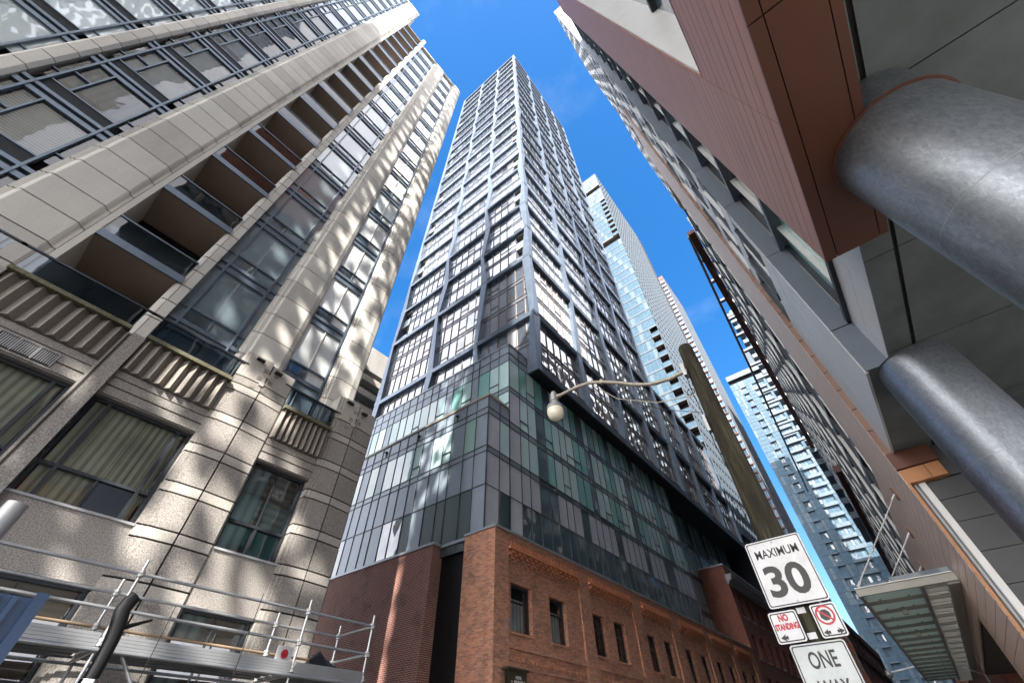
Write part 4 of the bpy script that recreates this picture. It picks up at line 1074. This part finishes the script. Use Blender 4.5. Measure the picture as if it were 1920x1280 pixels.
arm = [(-.93, 6.05, 6.43), (-1.26, 6.05, 6.41), (-1.61, 6.05, 6.48), (-1.9, 6.05, 6.63), (-2.19, 6.05, 6.84), (-2.51, 6.05, 7.04), (-2.8, 6.04, 7.17), (-3.06, 6.02, 7.20), (-3.3, 6.0, 7.19), (-3.56, 5.97, 7.16)]
b = MB(); b.tube(arm, [.036] * 8 + [.034, .03], 'lamp_arm_metal', 12); b.lathe((-2.53, 6.05), [(.045, 7.0), (.045, 7.1)], 'lamp_arm_metal', 10); b.build('arm', LP, smooth=True)
b = MB(); b.tube([(-.97, 6.06, 5.9), (-1.6, 6.05, 6.05), (-2.3, 6.05, 6.5), (-2.72, 6.05, 7.06), (-2.72, 6.05, 7.14)], .01, 'lamp_arm_metal', 6); b.tube([(-.97, 6.08, 5.55), (-1.5, 6.06, 5.85), (-2.2, 6.05, 6.4)], .006, 'black_rubber', 5); b.build('stay_wire', LP)
b = MB(); b.box(-1.0, -.94, 5.98, 6.12, 6.3, 6.56, 'steel_grey'); b.build('bracket', LP)
lx, ly = -3.64, 5.95
b = MB(); b.lathe((lx, ly), [(.03, 7.30), (.055, 7.30), (.06, 7.24), (.085, 7.23), (.088, 7.06), (.075, 7.05), (.08, 7.0), (.10, 6.985), (.16, 6.93), (.178, 6.87), (.182, 6.84), (.17, 6.835)], 'steel_grey', 28); b.tube([(-3.5, 5.97, 7.16), (-3.6, 5.95, 7.15)], .045, 'lamp_arm_metal', 10); b.build('lamp_head', LP, smooth=True)
b = MB(); b.lathe((lx, ly), [(.168, 6.84), (.176, 6.79), (.17, 6.72), (.148, 6.655), (.11, 6.61), (.06, 6.585), (.01, 6.578)], 'globe_glass', 28); b.build('globe', LP, smooth=True)

def rrect(x0, x1, z0, z1, r, n=6):
    pts = []
    for cx, cz, a0 in ((x1 - r, z1 - r, 0), (x0 + r, z1 - r, 90), (x0 + r, z0 + r, 180), (x1 - r, z0 + r, 270)):
        for i in range(n + 1):
            a = R(a0 + 90 * i / n); pts.append((cx + r * math.cos(a), cz + r * math.sin(a)))
    return pts
def plate(b, pts, y, t, m, mb):
    b.poly([(x, y, z) for x, z in pts], m); b.poly([(x, y + t, z) for x, z in pts][::-1], mb)
    k = len(pts)
    for i in range(k):
        p, q = pts[i], pts[(i + 1) % k]; b.poly([(p[0], y, p[1]), (p[0], y + t, p[1]), (q[0], y + t, q[1]), (q[0], y, q[1])], mb)
def ring(b, o, i, y, m):
    for k in range(len(o)):
        j = (k + 1) % len(o); b.poly([(o[k][0], y, o[k][1]), (o[j][0], y, o[j][1]), (i[j][0], y, i[j][1]), (i[k][0], y, i[k][1])], m)
def disc(b, cx, cz, r, y, m, n=24, ph=0): b.poly([(cx + r * math.cos(2 * math.pi * k / n + ph), y, cz + r * math.sin(2 * math.pi * k / n + ph)) for k in range(n)], m)
XD, ZD = (1, 0, 0), (0, 0, 1)
def sign(name, label, x0, x1, z0, z1, y, r, face, border=True):
    t = thing(name, ((x0 + x1) / 2, y, z0), label, 'sign')
    b = MB(); plate(b, rrect(x0, x1, z0, z1, r), y, .004, face, 'sign_back'); b.build('plate', t)
    if border:
        b = MB(); i = .012; w = .011; ring(b, rrect(x0 + i, x1 - i, z0 + i, z1 - i, r * .8), rrect(x0 + i + w, x1 - i - w, z0 + i + w, z1 - i - w, r * .7), y - .0015, 'sign_black'); b.build('border', t)
    return t
def bolts(t, y, pts):
    b = MB()
    for x, z in pts:
        b.tube([(x, y - .001, z), (x, y - .004, z)], .014, 'steel_grey', 12); b.tube([(x, y - .004, z), (x, y - .016, z)], .008, 'steel_grey', 6)
    b.build('bolt', t)
ys_ = 5.955
s = sign('speed_limit_sign', 'white MAXIMUM 30 speed limit sign with a black border, largest on the timber pole', -1.125, -.51, 2.835, 3.525, ys_, .03, 'sign_white')
text('MAXIMUM', 'lettering', s, (-.815, ys_ - .002, 3.375), XD, ZD, .13, 'sign_black', width=.47, bold=.0018)
text('30', 'number', s, (-.825, ys_ - .002, 3.085), XD, ZD, .42, 'sign_black', width=.44, bold=.012)
bolts(s, ys_, [(-.82, 3.485), (-.82, 2.87)])
s = sign('no_standing_sign', 'small white NO STANDING sign in red letters with a left arrow', -1.175, -.89, 2.52, 2.805, ys_ + .01, .025, 'sign_white')
text('NO', 'lettering', s, (-1.035, ys_ + .008, 2.745), XD, ZD, .085, 'sign_red', width=.10, bold=.004)
text('STANDING', 'lettering', s, (-1.03, ys_ + .008, 2.665), XD, ZD, .075, 'sign_red', width=.235, bold=.004)
def arrow(b, cx, cz, k, y, sgn):
    b.poly([(cx - sgn * .038 * k, y, cz), (cx + sgn * .022 * k, y, cz + .034 * k), (cx + sgn * .006 * k, y, cz + .008 * k), (cx + sgn * .006 * k, y, cz - .008 * k), (cx + sgn * .022 * k, y, cz - .034 * k)], 'sign_black')
    b.poly([(cx + sgn * .004 * k, y, cz + .011 * k), (cx + sgn * .036 * k, y, cz + .016 * k), (cx + sgn * .036 * k, y, cz - .016 * k), (cx + sgn * .004 * k, y, cz - .011 * k)], 'sign_black')
b = MB(); arrow(b, -1.095, 2.57, 1.05, ys_ + .008, 1); b.build('arrow', s)
s = sign('no_stopping_sign', 'small white no stopping sign with a red ring crossed over a black octagon', -.745, -.505, 2.52, 2.815, ys_ + .01, .025, 'sign_white')
b = MB(); cx, cz = -.632, 2.712; yy = ys_ + .008
ci = lambda r: [(cx + r * math.cos(2 * math.pi * k / 36), cz + r * math.sin(2 * math.pi * k / 36)) for k in range(36)]
disc(b, cx, cz, .052, yy, 'sign_black', 8, R(22.5)); ring(b, ci(.088), ci(.069), yy - .001, 'sign_red')
w = .0085; a = R(-42); dx, dz = math.cos(a), math.sin(a)
b.poly([(cx - .072 * dx - w * dz, yy - .0015, cz - .072 * dz + w * dx), (cx + .072 * dx - w * dz, yy - .0015, cz + .072 * dz + w * dx), (cx + .072 * dx + w * dz, yy - .0015, cz + .072 * dz - w * dx), (cx - .072 * dx + w * dz, yy - .0015, cz - .072 * dz - w * dx)], 'sign_red')
b.build('symbol', s)
b = MB(); arrow(b, -.685, 2.565, .9, yy, 1); arrow(b, -.56, 2.565, .9, yy, -1); b.build('arrow', s)
s = sign('one_way_sign', 'large worn grey ONE WAY sign in black letters, lowest on the timber pole', -1.09, -.575, 1.75, 2.50, ys_, .03, 'sign_worn')
text('ONE', 'lettering', s, (-.83, ys_ - .002, 2.36), XD, ZD, .19, 'sign_black', width=.26, bold=.003)
text('WAY', 'lettering', s, (-.83, ys_ - .002, 2.135), XD, ZD, .19, 'sign_black', width=.28, bold=.003)
bolts(s, ys_, [(-.83, 2.43)])

# ------------------------------------------------------------------ scaffold and things on the left
SC = thing('scaffold', (-10.7, 3, 0), 'galvanised tube scaffold with ribbed aluminium planks standing against the beige tower', 'scaffold')
fx, bx = -9.96, -11.5
def tube_part(p, q, r=.026, m='scaffold_tube', name='tube'):
    b = MB(); b.tube([p, q], r, m, 10); return b.build(name, SC, smooth=True)
for y in (-4.6, -1.3, 1.95, 5.2, 6.9):
    tube_part((fx, y, 0), (fx, y, 4.28), name='standard'); tube_part((bx, y + .1, 0), (bx, y + .1, 4.3), name='standard')
    b = MB()
    for x, yy in ((fx, y), (bx, y + .1)):
        for z in (4.06, 3.52, 3.08): b.lathe((x, yy), [(.033, z - .06), (.058, z - .05), (.058, z - .01), (.05, z), (.058, z + .01), (.058, z + .05), (.033, z + .06)], 'steel_grey', 8); b.box(x - .02, x + .09, yy - .015, yy + .015, z - .05, z - .01, 'steel_grey')
    b.build('coupler', SC)
for z in (4.06, 3.52): tube_part((fx, -6, z), (fx, 6.96, z), name='guard_rail'); tube_part((bx, -6, z), (bx, 7.05, z), name='guard_rail', m='scaffold_tube' if z > 4 else 'rust_tube'); tube_part((fx, 6.93, z), (bx, 6.97, z), name='guard_rail')
tube_part((fx + .06, -6, 2.98), (fx + .06, 6.9, 2.98), .034, name='ledger'); tube_part((bx, -6, 2.98), (bx, 6.9, 2.98), name='ledger')
for y in (-4.6, -1.3, 1.95, 5.2, 6.9): tube_part((fx, y, 3.0), (bx, y + .05, 3.0), name='transom')
tube_part((fx - .05, 2.3, 3.0), (fx - .05, 4.6, .6), name='brace')
for j, (ya, yb) in enumerate(((-4.6, -1.35), (-1.3, 1.9), (1.98, 5.15), (5.24, 6.86))):
    for i in range(4):
        x0 = -11.42 + i * .36; b = MB(); b.box(x0, x0 + .34, ya, yb, 3.06, 3.12, 'alu_plank'); b.box(x0 + .02, x0 + .05, ya + .02, yb - .02, 3.03, 3.06, 'alu_plank'); b.box(x0 + .29, x0 + .32, ya + .02, yb - .02, 3.03, 3.06, 'alu_plank'); b.build('plank', SC)
    b = MB()
    for i in range(4): b.box(-9.935 - .004 * (i % 2), -9.915, ya, yb, 3.02 + i * .045, 3.062 + i * .045, 'alu_plank')
    b.build('toe_board', SC)
SS = thing('scaffold_sign', (-11.3, 5.6, 3.3), 'small white panel with a red disc tied inside the scaffold rails', 'sign')
b = MB(); b.box(-11.28, -11.26, 5.42, 5.80, 3.22, 3.66, 'sign_white'); b.build('panel', SS)
FSg = Fr(-11.255, 5.61, 0, 1, 1, 0)
b = MB(FSg); b.poly([(.085 * math.cos(a), 0, 3.52 + .085 * math.sin(a)) for a in [2 * math.pi * i / 24 for i in range(24)]], 'sign_red'); b.build('disc', SS)
BG = MB(); c0 = (-10.5, 6.2, 3.125); rb_ = random.Random(2); nr, ns = 9, 20
pts = []
for i in range(nr + 1):
    t = i / nr
    for k in range(ns):
        a = 2 * math.pi * k / ns; r = (1 - t ** 1.5) * (.30 + .05 * math.sin(3 * a) + rb_.uniform(-.022, .022)) + .015
        pts.append((c0[0] + r * .75 * math.cos(a), c0[1] + r * 1.75 * math.sin(a) + .12 * (1 - t) - .16 * t, c0[2] + .40 * t * (1 - .35 * max(0, math.sin(a)))))
BG.v = pts
for i in range(nr):
    for k in range(ns): j = (k + 1) % ns; BG.f.append((i * ns + k, i * ns + j, (i + 1) * ns + j, (i + 1) * ns + k)); BG.m.append('black_bag')
BG.f.append(tuple(range(nr * ns, nr * ns + ns))); BG.m.append('black_bag')
BG.build('plastic_bag', None, True, 'crumpled black plastic bag lying on the end planks of the scaffold', 'bag', loc=(-10.5, 6.2, 3.125))
BC = thing('steel_container', (-7.8, -1.2, 0), 'blue steel container with a ribbed side, its corner seen below the scaffold rails', 'container')
b = MB(); b.box(-8.5, -7.0, -4.2, .66, .9, 2.92, 'blue_paint'); b.build('body', BC, bevel=.01)
b = MB()
for y in (-3.6, -2.6, -1.6, -.6, .30, .44): b.box(-6.998, -6.94, y, y + .05, .9, 2.9, 'blue_paint')
b.box(-6.998, -6.9, .60, .70, .85, 2.96, 'blue_paint'); b.box(-6.998, -6.975, -4.2, .6, 2.5, 2.53, 'blue_paint'); b.build('rib', BC)
b = MB(); b.box(-8.4, -7.1, -4, .5, .45, .9, 'black_iron'); b.build('chassis', BC)
for y in (-3.3, -.4):
    for x in (-8.3, -7.05): b = MB(Fr(x, y, 1, 0, 0, 1)); b.tube([(-.14, 0, .32), (.14, 0, .32)], .45, 'black_rubber', 24); b.build('wheel', BC)
b = MB(); b.box(-6.99, -6.5, -1.5, .5, 1.9, 2.25, 'white_metal'); b.build('hood', BC)
EX = thing('exhaust_stack', (-7.0, 1.45, 0), 'black curved exhaust pipe rising out of a shiny chrome sleeve', 'exhaust pipe')
b = MB(); b.tube([(-7, 1.47, 2.1), (-7, 1.47, 2.5), (-7, 1.46, 2.68), (-7, 1.43, 2.84), (-7.0, 1.40, 2.95), (-7.0, 1.42, 3.05), (-7.0, 1.45, 3.10)], [.07, .07, .072, .078, .08, .078, .07], 'black_iron', 20); b.build('pipe', EX, smooth=True)
b = MB(); b.lathe((-7, 1.47), [(.09, 0), (.09, 2.33), (.075, 2.34)], 'chrome', 24); b.build('sleeve', EX, smooth=True)
b = MB(); b.tube([(-7, 1.46, 2.78), (-7.05, 1.62, 2.86), (-7.05, 1.75, 2.92)], [.03, .02, .012], 'black_iron', 8); b.build('bracket', EX)
b = MB(); b.tube([(-7, -.06, -.1), (-7, -.06, 3.55), (-7, -.06, 3.7)], [.1, .1, .098], 'steel_grey', 24); b.tube([(-7, -.06, 3.2), (-7, -.06, 3.3)], .108, 'steel_grey', 24)
b.build('steel_post', None, True, 'plain grey steel post with a cut top below the big blinds window', 'post', loc=(-7, -.06, -.1))
for y, z, lean, lb in ((2.07, 2.9, .03, 'thin black whip aerial, taller of the two in front of the scaffold'), (1.36, 2.66, .03, 'thin black whip aerial, shorter of the two in front of the scaffold')):
    b = MB(); b.tube([(-5.02, y + lean, -.13), (-5, y, z)], [.006, .0035], 'black_rubber', 6); b.build('whip_aerial', None, False, lb, 'aerial', 'whip aerials', loc=(-5.02, y + lean, -.13))
# small lamp far down the street
FL = thing('street_lamp', (2.0, 40, 0), 'small distant street lamp with a thin white curved arm low over the far street', 'street lamp')
b = MB(); b.tube([(2.0, 40, 0), (2.0, 40, 5.2), (1.0, 40, 5.75), (-.6, 40, 5.9), (-2.3, 40, 5.7)], .04, 'white_metal', 8); b.build('arm', FL)
b = MB(); b.lathe((-2.4, 40), [(.05, 5.85), (.16, 5.75), (.2, 5.6), (.12, 5.45), (.02, 5.4)], 'steel_grey', 14); b.build('lamp_head', FL, smooth=True)

# ------------------------------------------------------------------ unseen screen added behind the camera to block and dapple the sun
SD = Vector((math.sin(R(35)), -math.cos(R(35)), 0)); EL = R(42)
PD = Vector((math.cos(R(35)), math.sin(R(35)), 0))
SW = thing('added_sun_screen', (10, -36, 0), 'unseen perforated sun screen added behind the viewer to dapple the beige tower', 'screen')
fs = Fr(SD.x * 19.3, SD.y * 19.3, PD.x, PD.y, SD.x, SD.y)
def hole_at(u, z):
    "true where light passes: rounded blobs and crosses, only in the part facing the beige tower's corner"
    a = math.sin(u * 6.6 + 1.3 * math.sin(z * .83)) * math.sin(z * 3.1 + 1.1 * math.sin(u * 2.1 + z * .31))
    c = math.sin(u * 4.1 + z * 2.0 + 1.3) * math.sin(u * 3.7 - z * 2.2 + math.sin(z * .4)) * .75
    return a + c + .38 * math.sin(z * .47 + u * .9) + .2 * math.sin(z * 1.7)
b = MB(fs); st = .1
u = -19
zoff = lambda z: z
for iu in range(int((19 - 1.5) / st)):
    uu = -19 + iu * st; run = None
    for iz in range(int(84 / st) + 1):
        z = 14 + iz * st; open_ = False
        # height on the beige facade reached by the ray through this cell (about 46 m further on)
        zf = z - 30 * math.tan(EL)
        if -10.8 < uu < -5.2 and zf > -1:
            th = .16
            if uu < -9.8: th = .6
            open_ = hole_at(uu, z) > th
        if 7 < zf < 22 and uu > -7.25: open_ = False
        if zf > 42 + 5 * math.sin(uu * 1.3) and uu <= -9.8: open_ = True
        if open_ or iz == int(84 / st):
            if run is not None: b.box(uu, uu + st, 0, .12, run, z, 'sun_screen_pale'); run = None
        elif run is None: run = z
b.build('panel', SW)  # perforated sheet of the added sun screen
b = MB(fs)
for uu in (-18.6, -9.8, -1.9): b.box(uu - .3, uu + .3, .13, .8, 0, 66 if uu < -12 else 98, 'frame_dark')
b.build('post', SW)  # part of the added sun screen

# ------------------------------------------------------------------ light
w = bpy.data.worlds.new('World'); S.world = w; w.use_nodes = True
nt = w.node_tree; bg = nt.nodes['Background']
sky = nt.nodes.new('ShaderNodeTexSky'); sky.sky_type = 'NISHITA'; sky.sun_disc = False; sky.sun_elevation = EL; sky.sun_rotation = R(145)
sky.air_density = 1.0; sky.dust_density = .8; sky.ozone_density = 3.5
hs = nt.nodes.new('ShaderNodeHueSaturation'); hs.inputs['Saturation'].default_value = 1.32; hs.inputs['Value'].default_value = .74; nt.links.new(sky.outputs[0], hs.inputs['Color'])
tc = nt.nodes.new('ShaderNodeTexCoord'); mp = nt.nodes.new('ShaderNodeMapping'); mp.inputs['Scale'].default_value = (2.2, 2.2, 5); mp.inputs['Rotation'].default_value = (.3, .5, .2)
nz = nt.nodes.new('ShaderNodeTexNoise'); nz.inputs['Scale'].default_value = 1.6; nz.inputs['Detail'].default_value = 7; nz.inputs['Roughness'].default_value = .6
nt.links.new(tc.outputs['Generated'], mp.inputs['Vector']); nt.links.new(mp.outputs[0], nz.inputs['Vector'])
rp_ = nt.nodes.new('ShaderNodeValToRGB'); rp_.color_ramp.elements[0].position = .52; rp_.color_ramp.elements[0].color = (0, 0, 0, 1); rp_.color_ramp.elements[1].position = .82; rp_.color_ramp.elements[1].color = (.07, .07, .07, 1)
nt.links.new(nz.outputs[0], rp_.inputs['Fac'])
mxw = nt.nodes.new('ShaderNodeMix'); mxw.data_type = 'RGBA'; nt.links.new(rp_.outputs[0], mxw.inputs[0]); nt.links.new(hs.outputs[0], mxw.inputs[6]); mxw.inputs[7].default_value = (5, 5.3, 5.8, 1)
sx_ = nt.nodes.new('ShaderNodeSeparateXYZ'); nt.links.new(tc.outputs['Generated'], sx_.inputs[0])
ng = nt.nodes.new('ShaderNodeMath'); ng.operation = 'MULTIPLY'; nt.links.new(sx_.outputs[1], ng.inputs[0]); ng.inputs[1].default_value = -1
mxm = nt.nodes.new('ShaderNodeMath'); mxm.operation = 'MAXIMUM'; nt.links.new(sx_.outputs[0], mxm.inputs[0]); nt.links.new(ng.outputs[0], mxm.inputs[1])
mr = nt.nodes.new('ShaderNodeMapRange'); mr.interpolation_type = 'SMOOTHSTEP'; nt.links.new(mxm.outputs[0], mr.inputs[0]); mr.inputs[1].default_value = .08; mr.inputs[2].default_value = .38
cl = nt.nodes.new('ShaderNodeValToRGB'); nt.links.new(nz.outputs[0], cl.inputs['Fac']); cl.color_ramp.elements[0].position = .3; cl.color_ramp.elements[0].color = (.55, .55, .55, 1); cl.color_ramp.elements[1].position = .55
mm_ = nt.nodes.new('ShaderNodeMath'); mm_.operation = 'MULTIPLY'; nt.links.new(mr.outputs[0], mm_.inputs[0]); nt.links.new(cl.outputs[0], mm_.inputs[1])
mx2 = nt.nodes.new('ShaderNodeMix'); mx2.data_type = 'RGBA'; nt.links.new(mm_.outputs[0], mx2.inputs[0]); nt.links.new(mxw.outputs[2], mx2.inputs[6]); sb = nt.nodes.new('ShaderNodeMapRange'); sb.interpolation_type = 'SMOOTHSTEP'; nt.links.new(ng.outputs[0], sb.inputs[0]); sb.inputs[1].default_value = .5; sb.inputs[2].default_value = .85
cc = nt.nodes.new('ShaderNodeMix'); cc.data_type = 'RGBA'; nt.links.new(sb.outputs[0], cc.inputs[0]); cc.inputs[6].default_value = (5.2, 5.2, 5.5, 1); cc.inputs[7].default_value = (17, 16.6, 16.4, 1); nt.links.new(cc.outputs[2], mx2.inputs[7])
mz = nt.nodes.new('ShaderNodeMapRange'); mz.interpolation_type = 'SMOOTHSTEP'; nt.links.new(sx_.outputs[2], mz.inputs[0]); mz.inputs[1].default_value = .75; mz.inputs[2].default_value = .15; mz.inputs[3].default_value = 0; mz.inputs[4].default_value = 1
mx3 = nt.nodes.new('ShaderNodeMix'); mx3.data_type = 'RGBA'; mx3.blend_type = 'MULTIPLY'; nt.links.new(mz.outputs[0], mx3.inputs[0]); nt.links.new(mxw.outputs[2], mx3.inputs[6]); nt.links.new(mx3.outputs[2], mx2.inputs[6]); mx3.inputs[7].default_value = (1.0, .78, .84, 1)
nt.links.new(mx2.outputs[2], bg.inputs['Color']); bg.inputs['Strength'].default_value = .10
sl = bpy.data.lights.new('sun', 'SUN'); sl.energy = 2.9; sl.angle = R(.5); sl.color = (1, .95, .87)
so = bpy.data.objects.new('sun', sl); COL.objects.link(so)
dirn = -(SD * math.cos(EL) + Vector((0, 0, math.sin(EL)))); so.rotation_euler = dirn.to_track_quat('-Z', 'Y').to_euler()
S.view_settings.view_transform = 'Standard'; S.view_settings.look = 'None'; S.view_settings.exposure = 2.4; S.view_settings.gamma = 1
S.render.engine = 'CYCLES'; S.cycles.max_bounces = 7; S.cycles.diffuse_bounces = 4; S.cycles.glossy_bounces = 4; S.cycles.transparent_max_bounces = 10
S.cycles.use_denoising = True; S.cycles.caustics_reflective = False; S.cycles.caustics_refractive = False; S.cycles.sample_clamp_indirect = 6
try: S.cycles.denoiser = 'OPENIMAGEDENOISE'
except Exception: pass
